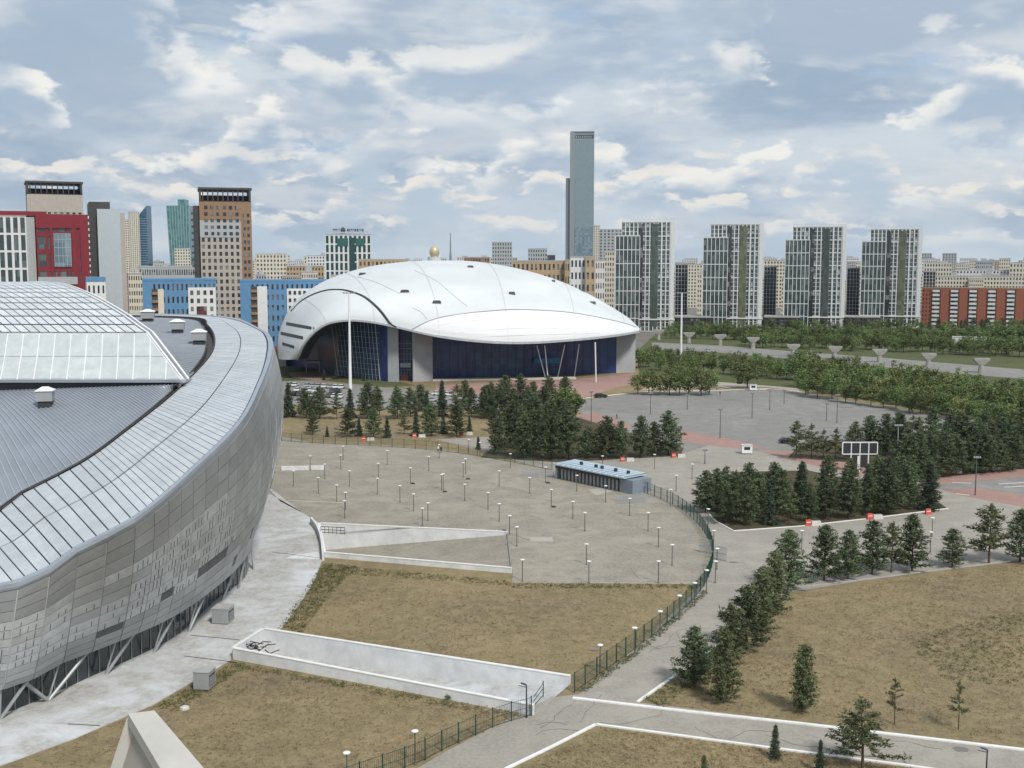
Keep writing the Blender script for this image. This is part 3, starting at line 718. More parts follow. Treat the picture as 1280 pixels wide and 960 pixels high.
def stations(lst, n):                            # catmull-rom by station index so both curves stay paired
    P = [AT(*p) for p in lst]; P = [P[0]*2-P[1]]+P+[P[-1]*2-P[-2]]; out = []
    for k in range(n):
        t = k/(n-1)*(len(P)-3); i = min(int(t), len(P)-4); u = t-i; a, b_, c, d = P[i:i+4]
        out.append(.5*((2*b_)+(c-a)*u+(2*a-5*b_+4*c-d)*u*u+(3*b_-a-3*c+d)*u**3))
    return out
SP = stations([s[0] for s in ST], NS); EV = stations([s[1] for s in ST], NS)
NT = 18
def shell_pt(k, t):                              # t 0 spine, 1 front eave
    s, e = SP[k], EV[k]; a = t*math.pi/2
    x = s.x+(e.x-s.x)*math.sin(a); y = s.y+(e.y-s.y)*math.sin(a)
    z = e.z+(s.z-e.z)*(math.cos(a) if s.z > e.z else 1-math.sin(a))
    f = k/(NS-1)
    if f < .42:                                  # the nose swells out between its edges
        w = math.sin(math.pi*t)*2.2*(1-f/.42); x -= w*.5; y -= w
    return V3((x, y, z))
rows = [[shell_pt(k, t/NT) for k in range(NS)] for t in range(NT+1)]
def back_pt(k, t):
    s, e = SP[k], EV[k]; a = t*math.pi/2
    return V3((s.x+(s.x-e.x)*.35*math.sin(a), s.y+(s.y-e.y)*.95*math.sin(a), e.z+(s.z-e.z)*math.cos(a)))
rows_all = [[back_pt(k, t/8) for k in range(NS)] for t in range(8, 0, -1)]+rows
b = MB(); b.grid(rows_all); shell = b.build('roof_shell', M_SHELL, hall, smooth=True)
bv = BVHTree.FromPolygons([v.co+V3(hall.location) for v in shell.data.vertices], [tuple(p.vertices) for p in shell.data.polygons])
def sh(px, py, lift=.0):
    h = bv.ray_cast(V3((0, 0, CH)), ray(px, py).normalized())
    if h[0] is None: return None
    n = h[1] if h[1].dot(ray(px, py)) < 0 else -h[1]
    return h[0]+n*lift
def shell_line(pts, w, h, name, m, lift=.1, n=60):
    P = spline([V3((x, y, 0)) for x, y in pts], n); Q = [sh(p.x, p.y, lift) for p in P]; b = MB()
    for p, q in zip(Q[:-1], Q[1:]):
        if p is not None and q is not None and (p-q).length < 12: b.bar(p, q, w, h)
    return b.build(name, m, shell)
shell_line([(364, 389), (375, 378), (390, 369), (408, 363), (425, 362), (440, 365), (455, 371), (470, 383), (480, 394), (490, 406), (500, 410), (513, 414)], .9, .5, 'visor_gap', M_DARK, .05)
shell_line([(514, 412.5), (530, 404), (550, 397), (580, 392), (610, 389), (640, 387), (680, 388), (715, 391), (750, 397), (780, 404), (795, 409)], .35, .3, 'panel_seam', mat('shell_seam', (.30, .32, .33), .7), .05)
for pts in ([(540, 408), (600, 400), (680, 399), (750, 403), (786, 408)], [(560, 417), (640, 411), (720, 411), (785, 411)], [(590, 422), (660, 419), (750, 417)],
            [(446, 346), (470, 353), (500, 367)], [(516, 385), (526, 390), (534, 399)], [(518, 338), (545, 351), (570, 372), (584, 383)]):
    shell_line(pts, .16, .16, 'fine_seam', mat('shell_seam_pale', (.44, .46, .47), .7), .03, 40)
sm = MB()
for k in range(20, NS-6, 9):
    L_ = [shell_pt(k, t/24) for t in range(0, 25)]
    for p, q in zip(L_[1:-1], L_[2:]): sm.bar(p+V3((0, -.04, .05)), q+V3((0, -.04, .05)), .13, .08)
sm.build('membrane_seam', mat('membrane_seam_grey', (.47, .495, .505), .7), shell, kind='stuff')
# the bright lower front lens, laid a little proud of the membrane
upper = spline([V3((x, y, 0)) for x, y in [(515, 413), (530, 404.6), (550, 397.8), (580, 392.6), (610, 389.8), (640, 388), (680, 388.8), (715, 392), (750, 398), (780, 405), (796, 411)]], 48)
lower = spline([V3((x, y, 0)) for x, y in [(516, 413.5), (540, 418), (585, 423.5), (625, 426.8), (665, 427), (705, 424.5), (740, 421.5), (770, 418), (789, 415), (797, 413)]], 48)
rows = []
for s in range(10):
    rows.append([sh(upper[k].x+(lower[k].x-upper[k].x)*s/9, upper[k].y+(lower[k].y-upper[k].y)*s/9, .12) for k in range(48)])
b = MB()
for j in range(9):
    for k in range(47):
        q = [rows[j][k], rows[j][k+1], rows[j+1][k+1], rows[j+1][k]]
        if all(p is not None for p in q) and max((q[0]-q[2]).length, (q[1]-q[3]).length) < 14: b.add(q, [(0, 1, 2, 3)])
b.build('front_panel', M_SHELL2, shell, smooth=True)
for k, (x0, y0, x1, y1, t) in enumerate(((353, 403.5, 393, 411, 4), (351, 416.5, 379, 422.5, 4), (353, 429.5, 368, 434, 3.5))):   # three dark slots in the nose
    b = MB(); A, B_, C, D = sh(x0, y0-t/2+.5, .1), sh(x1, y1-t/2+1, .1), sh(x1-2, y1+t/2, .1), sh(x0+.8, y0+t/2, .1)
    rows = []
    n = 8
    for v in range(3):
        rows.append([sh(x0+(x1-x0)*u/n, y0+(y1-y0)*u/n-t/2+t*v/2, .08) for u in range(n+1)])
    for j in range(2):
        for u in range(n):
            q = [rows[j][u], rows[j][u+1], rows[j+1][u+1], rows[j+1][u]]
            if all(p is not None for p in q): b.add(q, [(0, 1, 2, 3)])
    b.build('slot', M_DARK, shell)
for px, py, w in ((453, 343, 3), (506, 364.5, 3.4), (546, 378, 3.4), (588, 334, 2.6), (640, 367, 2.6), (728, 364, 2.8), (741, 379, 2.8), (692, 352, 1.6)):
    h = sh(px, py, -.2)
    if h is None: continue
    b = MB(); b.hexa([h+V3(v) for v in ((-w/2, -1, 0), (w/2, -1, 0), (w/2, 1, 0), (-w/2, 1, 0))], [h+V3(v) for v in ((-w/2.6, -.6, .8), (w/2.6, -.6, .8), (w/2.6, .7, .9), (-w/2.6, .7, .9))])
    b.build('roof_hatch', M_DARK, shell)
# eave lip
b = MB()
for k in range(NS-1): b.bar(EV[k], EV[k+1], .8, .7)
b.build('eave_lip', mat('eave_trim_grey', (.40, .42, .43), .5), shell)
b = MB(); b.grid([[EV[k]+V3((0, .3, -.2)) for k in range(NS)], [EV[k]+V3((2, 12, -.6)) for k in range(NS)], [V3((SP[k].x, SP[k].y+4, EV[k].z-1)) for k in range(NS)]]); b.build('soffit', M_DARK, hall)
# walls below: each bay stands on the ground, top runs up under the eave
def eave_z(x):
    best = min(EV[6:], key=lambda e: abs(e.x-x)); return best.z
def bay(px0, py0, px1, py1, m, name, dz=-.6, n=6):
    a, c = G(px0, py0), G(px1, py1); b = MB(); bot = []; top = []
    for k in range(n+1):
        p = a.lerp(c, k/n); bot.append(p); top.append(V3((p.x, p.y, eave_z(p.x)+dz+2.0)))
    d = (c-a).normalized(); nn = V3((-d.y, d.x, 0))*.6
    b.grid([bot, top]); b.grid([[p+nn for p in bot], [p+nn for p in top]])
    b.grid([bot, [p+nn for p in bot]]); b.grid([top, [p+nn for p in top]])
    b.add([bot[0], top[0], top[0]+nn, bot[0]+nn], [(0, 1, 2, 3)]); b.add([bot[-1], top[-1], top[-1]+nn, bot[-1]+nn], [(0, 1, 2, 3)])
    return b.build(name, m, hall), a, c
w0, a, c = bay(351, 456, 398, 462, M_BLUE, 'glass_wall')
w1, a, c = bay(398, 462, 424, 470, M_TEAL, 'glass_wall')
w2, a, c = bay(424, 470, 476, 476, M_TEAL, 'glass_wall')
d = (c-a); out_ = V3((d.y, -d.x, 0)).normalized()*.35
for k in range(13):                              # leaning mullions
    t = k/12; p = a.lerp(c, t)+out_; q = a.lerp(c, t*1.05-.12)+out_*3; q.z = eave_z(q.x)+.2
    b = MB(); b.bar(p, q, .32 if k in (0, 12) else .16); b.build('mullion', M_STEEL, w2)
b = MB()
for z in range(2, 20, 2): b.bar(a.lerp(c, -.03)+out_*1.3+V3((0, 0, z)), c+out_*1.3+V3((0, 0, z)), .12)
b.build('transom', M_STEEL, w2, kind='stuff')
bay(476, 476, 485, 477, M_BLUE, 'glass_wall'); bay(485, 477, 498, 477.5, M_GREYWALL, 'wall_panel')
w3, a, c = bay(498, 475.5, 516.5, 475.5, M_BLUE, 'glass_wall')
d = (c-a); b = MB()
for k in range(6): p = a.lerp(c, k/5)+V3((0, -.15, 0)); b.bar(p+V3((0, 0, .1)), p+V3((0, 0, 15)), .14)
for z in range(2, 16, 2): b.bar(a+V3((0, -.15, z)), c+V3((0, -.15, z)), .14)
b.build('glazing_bar', M_STEEL, w3, kind='stuff')
b = MB(); p = a.lerp(c, .5); b.box(p.x-2, p.x+2, p.y-1.0, p.y-.4, 5.0, 6.6); b.build('entrance_sign', mat('pale_blue_sign', (.5, .6, .68), .5), hall)
b = MB()
for k in (.28, .5, .72): q = a.lerp(c, k); b.box(q.x-.5, q.x+.5, q.y-.5, q.y-.2, 0, 2.4)
b.build('entrance_door', mat('reddish_door', (.13, .035, .03), .5), hall)
bay(516.5, 477.5, 541, 476, M_GREYWALL, 'wall_panel')
w4, a, c = bay(541, 473, 594, 471.5, M_BLUE, 'glass_wall'); w5, _, _ = bay(594, 471.5, 655, 469.5, M_TEAL, 'glass_wall'); w6, _, _ = bay(655, 469.5, 770, 466.5, M_BLUE, 'glass_wall')
for ww, x0, y0, x1, y1 in ((w4, 541, 473, 594, 471.5), (w5, 594, 471.5, 655, 469.5), (w6, 655, 469.5, 770, 466.5)):
    a, c = G(x0, y0), G(x1, y1); b = MB(); n = int((c-a).length/3.2)
    for k in range(n+1): p = a.lerp(c, k/n)+V3((0, -.12, 0)); b.bar(p, p+V3((0, 0, 14)), .1)
    for z in (3.2, 6.4, 9.6, 12.8): b.bar(a+V3((0, -.12, z)), c+V3((0, -.12, z)), .1)
    b.build('glazing_bar', mat('navy_frame', (.02, .03, .07), .4), ww, kind='stuff')
bay(770, 466.5, 794, 465.5, M_GREYWALL, 'wall_panel')
b = MB(); p = G(347, 458); b.box(p.x, p.x+3.6, p.y, p.y+4, 0, 9); b.build('wall_panel', M_GREYWALL, hall)
b = MB(); a, c = G(541, 476.5), G(720, 474); b.hexa([a, c, c+V3((0, 4, 0)), a+V3((0, 4, 0))], [v+V3((0, 0, .6)) for v in (a, c, c+V3((0, 4, 0)), a+V3((0, 4, 0)))]); b.build('plinth', M_PALECONC, hall)
b = MB(); p = G(392, 466); b.box(p.x-3, p.x+3, p.y-2, p.y+3, 4.2, 4.8)
for dx in (-2.6, 2.6): b.box(p.x+dx-.15, p.x+dx+.15, p.y-1.6, p.y-1.3, 0, 4.2)
b.build('entrance_canopy', M_GREYWALL, hall)
for (x0, y0, x1, y1, w) in ((654, 432, 654, 469, .5), (671, 432, 682, 473, .4), (681, 432, 685, 474, .45), (706, 431, 697, 472, .4), (724, 430, 718, 470, .45), (744, 428, 745, 478, .5), (633, 432, 633, 468, .3)):
    foot = G(x1, y1); top = AT(x0, y0, foot.y-1); b = MB(); b.bar(foot, top, w, w, n=8); b.build('column', M_WHITEMETAL, hall)
b = MB(); p = G(684, 470); b.box(p.x-5, p.x+5, p.y-.2, p.y+.2, 5, 7); b.build('blue_sign', mat('blue_sign_panel', (.02, .16, .34), .5), hall)
# ================================================================== BUILDINGS
def building(name, label, cat, px0, px1, top, d, depth, wall, glass, cols, rows, pier=.45, spand=.4, rz=0.0, z0=0.0, side_wall=None, group=None, roof=None, individual=False, parapet=.8, side_cols=None):
    """glass core wrapped in piers and floor bands on its four sides; front spans px0..px1 at depth d"""
    A, B_ = AT(px0, top, d), AT(px1, top, d); cx = (A.x+B_.x)/2; rz = rz or math.atan2(-cx, d)*(1.12 if cx < 0 else 1.0)
    W = (B_-A).length*math.cos(rz); H = A.z
    t = thing(name, label, cat, (cx, d, 0), rz, group)
    b = MB(); b.box(-W/2+.35, W/2-.35, .35, depth-.35, z0, H-.2); b.build('window', glass, t, world=False, kind='stuff')
    fh = (H-z0)/rows; b = MB(); cw = W/cols; sc = side_cols or max(2, int(round(depth/cw))); sw = depth/sc
    pw, sw_ = cw*pier, sw*pier
    for k in range(cols+1):
        x = -W/2+k*cw; x0, x1 = max(-W/2, x-pw/2), min(W/2, x+pw/2); b.box(x0, x1, 0, .36, z0, H); b.box(x0, x1, depth-.36, depth, z0, H)
    for k in range(sc+1):
        y = k*sw; y0, y1 = max(.36, y-sw_/2), min(depth-.36, y+sw_/2); b.box(-W/2, -W/2+.36, y0, y1, z0, H); b.box(W/2-.36, W/2, y0, y1, z0, H)
    for k in range(rows+1):
        z = z0+k*fh; za, zb = max(z0, z-fh*spand/2), min(H-.01, z+fh*spand/2)
        b.box(-W/2+.06, W/2-.06, .06, .34, za, zb); b.box(-W/2+.06, W/2-.06, depth-.34, depth-.06, za, zb)
        b.box(-W/2+.06, -W/2+.34, .37, depth-.37, za, zb); b.box(W/2-.34, W/2-.06, .37, depth-.37, za, zb)
    b.build('wall', wall, t, world=False)
    b = MB(); b.box(-W/2-.1, W/2+.1, -.1, depth+.1, H, H+parapet); b.build('roof', roof or M_CONC, t, world=False)
    return t, W, H
def part_box(t, name, m, x0, x1, y0, y1, z0, z1):
    b = MB(); b.box(x0, x1, y0, y1, z0, z1); return b.build(name, m, t, world=False)
W_WHITE = mat('white_render', (.62, .63, .63), .7, var=.05); W_CREAM = mat('cream_render', (.58, .54, .45), .8, var=.07); W_TAN = mat('tan_render', (.42, .31, .19), .8, var=.08)
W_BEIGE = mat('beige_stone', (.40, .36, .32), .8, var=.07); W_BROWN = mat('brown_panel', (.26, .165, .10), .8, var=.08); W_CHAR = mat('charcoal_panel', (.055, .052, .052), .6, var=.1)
W_RED = mat('crimson_panel', (.19, .014, .026), .55, var=.08); W_BLUE = mat('azure_render', (.10, .225, .38), .7, var=.08); W_GREY = mat('grey_render', (.36, .38, .39), .75, var=.06)
W_BRICK = mat('red_brick', (.28, .095, .06), .85, var=.12, scale=1.5); W_SKYG = mat('blue_grey_render', (.42, .47, .50), .7, var=.04); W_DBRICK = mat('dark_maroon', (.10, .03, .035), .7)
GL_D = window_mat('dark_windows', (.025, .03, .035), (.22, .22, .21)); GL_G = window_mat('green_grey_glass', (.035, .055, .055), (.13, .16, .16), (1.8, 1.8, 3.2), .35)
GL_B = window_mat('sky_glass', (.10, .15, .19), (.20, .27, .31), (4, 4, 4), .6, .08); GL_T = window_mat('tealish_glass', (.04, .13, .14), (.10, .24, .25), (5, 5, 4), .6, .08)
# --- four white-and-glass residential towers
for k, (x0, x1, top, base, xs, ts, gm, lab) in enumerate((
        (777, 843, 278, 414, 771, 295, (.065, .085, .072), 'white and glass tower block nearest the white sports hall, tallest of four alike'),
        (888, 954, 281, 410, 882, 297, (.115, .128, .08), 'white and glass tower block with an olive green strip, second from the sports hall'),
        (991, 1058, 284, 409, 986, 300, (.055, .07, .066), 'white and glass tower block with a dark centre strip, third from the sports hall'),
        (1088, 1153, 287, 406, 1083, 302, (.105, .118, .076), 'white and glass tower block beside the long red brick apartment block'))):
    d = 735+k*14
    t, W, H = building('apartment_tower', lab, 'apartment tower', x0, x1, top, d, 26, W_WHITE, GL_G, 13, 8, .25, .08, rz=0, group='white and glass apartment towers in a row', parapet=.3, side_cols=8)
    stripm = window_mat('green_strip_%d' % k, tuple(c*.75 for c in gm), tuple(c*1.3 for c in gm), (2, 2, 3), .5, .3)
    part_box(t, 'green_strip', stripm, W*.06, W*.20, -.12, .3, 3, H-1)
    part_box(t, 'dark_strip', GL_D, -W*.18, -W*.09, -.1, .3, 3, H-1)
    fl_ = MB(); rk_ = random.Random(k)
    for j in range(1, 24):
        z = j*H/24; fl_.box(-W/2+.4, W/2-.4, .2, .36, z-.22, z+.22)
        for i_ in range(13):
            if rk_.random() < .16: fl_.box(-W/2+(i_+.28)*W/13, -W/2+(i_+.72)*W/13, .24, .36, z+.3, z+1.3+rk_.random())
    fl_.build('floor_edge', W_GREY, t, world=False, kind='stuff')
    A = AT(xs, ts, d-6); B_ = AT(x0+(x1-x0)*.37, ts, d-6)
    # lower shoulder in front
    w0 = A.x-t.location.x; w1 = B_.x-t.location.x
    part_box(t, 'shoulder_window', GL_G, w0+.3, w1-.3, -5.6, -.05, 0, A.z-.3)
    b = MB()
    for j in range(7): x = w0+(w1-w0)*j/6; b.box(x-.2, x+.2, -6, -5.6, 0, A.z)
    for j in range(8):
        z = A.z*j/7; b.box(w0, w1, -5.95, -5.62, max(0, z-.25), min(A.z-.02, z+.25))
    for j in range(4): y = -6+2*j; b.box(w0-.02, w0+.3, y+.01, y+.5, 0, A.z)
    b.box(w0, w1, -6.05, -.05, A.z, A.z+.5); b.build('shoulder_wall', W_WHITE, t, world=False)
    b = MB()                                    # white solid right end and roof pergola
    b.box(W/2-2.2, W/2+.25, -.3, 1.2, 0, H+.3); b.box(W*.25, W*.25+.9, -.35, .4, 0, H+.3); b.box(W*.34, W*.34+.7, -.35, .4, 0, H+.3); b.build('white_fin', W_WHITE, t, world=False)
    b = MB()
    for j in range(14): x = -W/2+.3+j*(W-.9)/13; b.box(x, x+.35, .2, .6, H+.3, H+1.6); b.box(x, x+.35, 20, 20.4, H+.3, H+1.6)
    b.box(-W/2, W/2, .15, .65, H+1.6, H+1.95); b.box(-W/2, W/2, 19.9, 20.5, H+1.6, H+1.95); b.build('roof_pergola', W_WHITE, t, world=False)
    b = MB(); b.box(-W/2-1, W/2+1, -.7, -.2, 7.2, 8.0); b.build('canopy_band', W_WHITE, t, world=False)
    # darker set-back wing at the right of each tower
    x2, x3 = x1+1, x1+17
    building('apartment_wing', 'dark glazed set-back block right behind the '+['first', 'second', 'third', 'fourth'][k]+' white and glass tower from the sports hall', 'apartment block', x2, x3, (331, 334, 336, 340)[k], d+34, 18, W_WHITE, mat('black_glass', (.02, .025, .03), .15), 4, 16, .12, .08, group='dark set-back blocks between the towers')
for k, (x0, x1, lab) in enumerate(((843, 888, 'dark low commercial podium left of the second white and glass tower'), (955, 1000, 'dark low commercial podium left of the third white and glass tower'), (1052, 1100, 'dark low commercial podium left of the fourth white and glass tower'))):
    building('podium_block', lab, 'shop block', x0, x1, 397, 742+k*12, 20, W_CHAR, GL_D, 9, 3, .3, .3, group='dark podiums between the towers')
# --- long brick block on the right
t, W, H = building('brick_apartment_block', 'long red brick apartment block with white loggias at the right edge', 'apartment block', 1148, 1420, 362, 775, 16, W_BRICK, GL_D, 64, 9, .62, .5, parapet=.9, roof=W_BROWN)
for k in range(12):
    x = -W/2+7+k*11.8; b = MB()
    for j in range(9): z = .6+j*H/9; b.box(x, x+4.6, -1.1, -.02, z, z+1.5)
    b.build('loggia', W_WHITE, t, world=False); b = MB(); b.box(x+.1, x+4.5, -.6, -.03, .5, H-.3); b.build('loggia_glass', GL_D, t, world=False)
    b = MB(); b.box(x+5.4, x+10.6, -.5, -.01, 0, H+.6); b.build('brick_bay', W_BRICK, t, world=False)
# --- very tall tower
M_TALL = window_mat('tall_tower_glass', (.205, .275, .305), (.235, .305, .335), (6, 6, 4), .7, .18)
t, W, H = building('skyscraper', 'very tall blue grey glass skyscraper rising behind the white sports hall', 'skyscraper', 713, 743, 166, 2400, 46, mat('slate_mullion', (.22, .27, .29), .4, .3), M_TALL, 16, 75, .10, .08)
part_box(t, 'crown_opening', M_DARK, -W*.28, W*.47, -.8, -.1, H-10, H-4)
part_box(t, 'lower_glass', GL_B, -W*.30, W*.48, -.9, -.1, 3, 113)
part_box(t, 'side_slab', mat('slate_panel', (.16, .19, .20), .5, .2), -W/2-9, -W/2-.05, 4, 42, 0, H*.70)
part_box(t, 'corner_fin', mat('slate_panel2', (.24, .27, .28), .5, .2), -W/2-.6, -W*.32, -1.2, -.02, 0, H+1)
part_box(t, 'roof_frame', mat('slate_panel', (.16, .19, .20)), -W/2, W/2, -1.1, 46, H+.8, H+3)
for x in range(8): part_box(t, 'crown_post', W_WHITE, -W*.25+x*4.2, -W*.25+x*4.2+.9, -1.0, -.85, H-10, H-6)
# --- left group
t, W, H = building('red_office_block', 'crimson framed office block with gridded windows above the arena vault', 'office block', 44, 110, 271, 470, 20, W_RED, GL_G, 5, 9, .28, .26, z0=0, parapet=1.0, roof=W_RED)
part_box(t, 'red_side_pier', W_RED, W/2-3.0, W/2+.15, -.5, 1.5, 0, H+.6); part_box(t, 'red_top_band', W_RED, -W/2-.05, W/2, -.48, .5, H-4.5, H+.5)
part_box(t, 'red_pier', W_RED, W*.18, W*.27, -.45, .3, H-24, H-4); part_box(t, 'red_pier', W_RED, -W*.24, -W*.19, -.45, .3, H-24, H-4)
part_box(t, 'curtain_wall', GL_B, -W*.17, W*.16, -.42, .3, H-20, H-6.5); part_box(t, 'grey_band', W_GREY, -W/2, W*.26, -.43, .3, H-27, H-24)
for z in range(4): part_box(t, 'transom', W_GREY, -W*.17, W*.16, -.5, -.4, H-19+z*3.3, H-18.8+z*3.3)
for i in range(5): part_box(t, 'mullion', W_GREY, -W*.17+i*W*.08, -W*.17+i*W*.08+.15, -.52, -.4, H-20, H-6.5)
t, W, H = building('white_office_block', 'white framed office block with tall window slots left of the crimson one', 'office block', -60, 34, 270, 462, 22, W_WHITE, GL_G, 10, 9, .36, .12, parapet=.4)
part_box(t, 'grey_end_strip', W_GREY, W/2, W/2+2.8, -.1, 20, 0, H-.2)
part_box(t, 'red_roof_storey', W_RED, -W/2, W/2+8, 2, 18, H+.4, H+2.2); part_box(t, 'roof_plant', W_GREY, -2, 2, 6, 9, H+2.2, H+5)
def char_tower(px0, px1, top, d, lab, cols, rows, wall, topwall, dark_side):
    t, W, H = building('residential_tower', lab, 'apartment tower', px0, px1, top, d, 22, wall, GL_D, cols, rows, .5, .42, parapet=.3, roof=W_CHAR)
    part_box(t, 'upper_cladding', topwall, -W/2-.05, W/2+.05, -.1, .34, H-9, H-.1)
    part_box(t, 'roof_slab', W_CHAR, -W/2-.5, W/2+.5, -.8, 22.5, H+5.6, H+6.6)
    for x in (-W/2, W/2-.9): part_box(t, 'roof_side', W_CHAR, x, x+.9, -.5, 22, H+.3, H+5.6)
    part_box(t, 'roof_back', W_CHAR, -W/2+.9, W/2-.9, 14, 14.4, H+.3, H+3.6)
    for k in range(9): x = -W/2+1.4+k*(W-3)/9; part_box(t, 'roof_post', W_CHAR, x, x+.5, -.3, .2, H+.3, H+5.6)
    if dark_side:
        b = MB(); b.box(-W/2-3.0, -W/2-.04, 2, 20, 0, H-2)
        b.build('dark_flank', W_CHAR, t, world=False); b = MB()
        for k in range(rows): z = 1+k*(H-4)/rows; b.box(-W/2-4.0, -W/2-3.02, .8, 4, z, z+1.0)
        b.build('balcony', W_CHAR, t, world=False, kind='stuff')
    return t, W, H
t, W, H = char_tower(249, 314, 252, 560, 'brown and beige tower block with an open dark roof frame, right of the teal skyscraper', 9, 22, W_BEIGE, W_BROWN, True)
part_box(t, 'brown_flank', W_BROWN, W*.30, W/2+.1, -.16, .33, 0, H-.2); part_box(t, 'grey_upper_panel', W_GREY, -W/2-.08, W*.28, -.16, .33, H-17, H-9)
for r_ in range(21):
    for cx in (.36, .44): part_box(t, 'side_window', GL_D, W*cx-.6, W*cx+.6, -.24, .1, 2+r_*(H-6)/21, 3.6+r_*(H-6)/21)
for r_ in range(5):
    for cx in (-.38, -.26, -.14, -.02, .1, .22): part_box(t, 'upper_window', GL_D, W*cx-.8, W*cx+.8, -.24, .1, H-16+r_*3.1, H-14.4+r_*3.1)
char_tower(33, 104, 243, 600, 'beige tower block with an open dark roof frame, standing behind the crimson office block', 9, 22, W_BEIGE, W_BEIGE, False)
t, W, H = building('grey_slab_tower', 'plain blue grey slab tower with a dark ribbed flank beside the crimson block', 'apartment tower', 121, 150, 263, 520, 26, W_SKYG, W_SKYG, 3, 3, .6, .6, parapet=.6)
part_box(t, 'blank_wall', W_SKYG, -W/2, W/2, -.3, .2, 0, H+.4)
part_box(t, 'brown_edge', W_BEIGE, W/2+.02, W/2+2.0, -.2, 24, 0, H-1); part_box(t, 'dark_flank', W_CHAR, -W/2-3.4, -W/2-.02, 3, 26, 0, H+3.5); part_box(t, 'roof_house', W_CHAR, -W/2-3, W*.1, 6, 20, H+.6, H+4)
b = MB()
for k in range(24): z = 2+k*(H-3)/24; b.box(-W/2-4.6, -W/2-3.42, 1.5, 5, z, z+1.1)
b.build('balcony', W_WHITE, t, world=False, kind='stuff')
# teal glass sail pair and tapering teal skyscraper
def sail(px0, px1, ytop0, ytop1, d, m, lab, depth=25):
    A = AT(px0, ytop0, d); B_ = AT(px1, ytop1, d); t = thing('skyscraper', lab, 'skyscraper', ((A.x+B_.x)/2, d, 0)); hw = (B_.x-A.x)/2
    b = MB(); b.hexa([(-hw, 0, 0), (hw, 0, 0), (hw, depth, 0), (-hw, depth, 0)], [(-hw, 0, A.z), (hw, 0, B_.z), (hw, depth, B_.z), (-hw, depth, A.z)]); b.build('glass_body', m, t, world=False)
    b = MB(); n = int(min(A.z, B_.z)/4)
    for k in range(n): b.box(-hw-.1, hw+.1, -.2, .1, k*4, k*4+.5)
    b.build('floor_band', W_SKYG, t, world=False, kind='stuff'); return t, hw
sail(174, 183, 268, 257, 1900, window_mat('deep_teal_glass', (.015, .07, .13), (.03, .12, .2), (5, 5, 4), .6, .1), 'slanted top blue glass skyscraper behind the grey slab tower')
t, W, H = building('white_tower', 'slim white balconied tower left of the slanted blue glass skyscraper', 'apartment tower', 161, 174, 265, 1880, 24, W_CREAM, GL_D, 5, 38, .5, .45)
building('white_tower', 'short white balconied tower touching the grey slab tower', 'apartment tower', 151, 161, 275, 1700, 24, W_CREAM, GL_D, 4, 30, .45, .45)
A = AT(208, 257, 1800); B_ = AT(236, 257, 1800); C_ = AT(213, 330, 1800); D_ = AT(237, 330, 1800)
t = thing('skyscraper', 'teal glass skyscraper that widens towards its top with a raised core', 'skyscraper', ((A.x+B_.x)/2, 1800, 0)); ox = t.location.x
b = MB(); b.hexa([(C_.x-ox+2, 0, 0), (D_.x-ox, 0, 0), (D_.x-ox, 30, 0), (C_.x-ox+2, 30, 0)], [(A.x-ox, 0, A.z), (B_.x-ox, 0, A.z), (B_.x-ox, 30, A.z), (A.x-ox, 30, A.z)]); b.build('glass_body', GL_T, t, world=False)
e = AT(221, 249, 1800); b = MB(); b.box(e.x-ox, AT(230, 249, 1800).x-ox, 5, 25, A.z-5, e.z); b.build('raised_core', GL_T, t, world=False)
b = MB()
for k in range(9):
    s = k/8; b.bar((C_.x-ox+2+(D_.x-C_.x-2)*s, -.3, 0), (A.x-ox+(B_.x-A.x)*s, -.3, A.z), .8)
b.build('vertical_rib', mat('pale_teal_rib', (.25, .36, .36), .5), t, world=False)
building('brick_tower', 'narrow white and terracotta tower at the foot of the teal skyscraper', 'apartment tower', 218, 238, 311, 1500, 20, W_CREAM, GL_D, 6, 16, .5, .4)
# blue and white low blocks
t, W, H = building('blue_apartment_block', 'azure blue low block with a white window panel in front of the brown tower', 'apartment block', 178, 271, 351, 430, 18, W_BLUE, GL_D, 16, 8, .58, .5, parapet=.8, roof=W_BLUE)
part_box(t, 'white_panel', W_WHITE, W*.11, W*.49, -.25, .3, 0, H-2.5); part_box(t, 'maroon_panel', W_DBRICK, W*.22, W*.36, -.32, .3, 0, H-9.5)
for r_ in range(4):
    for i in range(4): part_box(t, 'panel_window', GL_D, W*(.14+.09*i), W*(.14+.09*i)+1.1, -.36, .1, H-5.2-r_*3, H-3.6-r_*3)
part_box(t, 'balcony_bay', W_CHAR, -W*.38, -W*.30, -.5, .3, 0, H-3); part_box(t, 'cream_bay', W_CREAM, -W*.30, -W*.22, -.7, .3, 0, H-3); part_box(t, 'blue_bay', W_BLUE, -W*.5, -W*.38, -.6, .3, 0, H-1)
for r_ in range(5): part_box(t, 'balcony', W_BROWN, -W*.38, -W*.30, -1.2, -.52, H-5-r_*3, H-4-r_*3)
t, W, H = building('blue_apartment_block', 'azure blue low block with brown balconies between the brown tower and the sports hall', 'apartment block', 300, 412, 352, 500, 18, W_BLUE, GL_D, 18, 8, .58, .5, parapet=.8, roof=W_BLUE)
part_box(t, 'white_panel', W_WHITE, W*.02, W*.42, -.25, .3, 0, H-3); part_box(t, 'blue_bay', W_BLUE, -W*.5, -W*.38, -.6, .3, 0, H-1); part_box(t, 'balcony_bay', W_CHAR, -W*.38, -W*.31, -.6, .3, 0, H-2); part_box(t, 'cream_bay', W_WHITE, -W*.31, -W*.2, -.7, .3, 0, H-2)
part_box(t, 'brick_base', W_BRICK, -W*.5, 0, -1.0, .3, 0, 8)
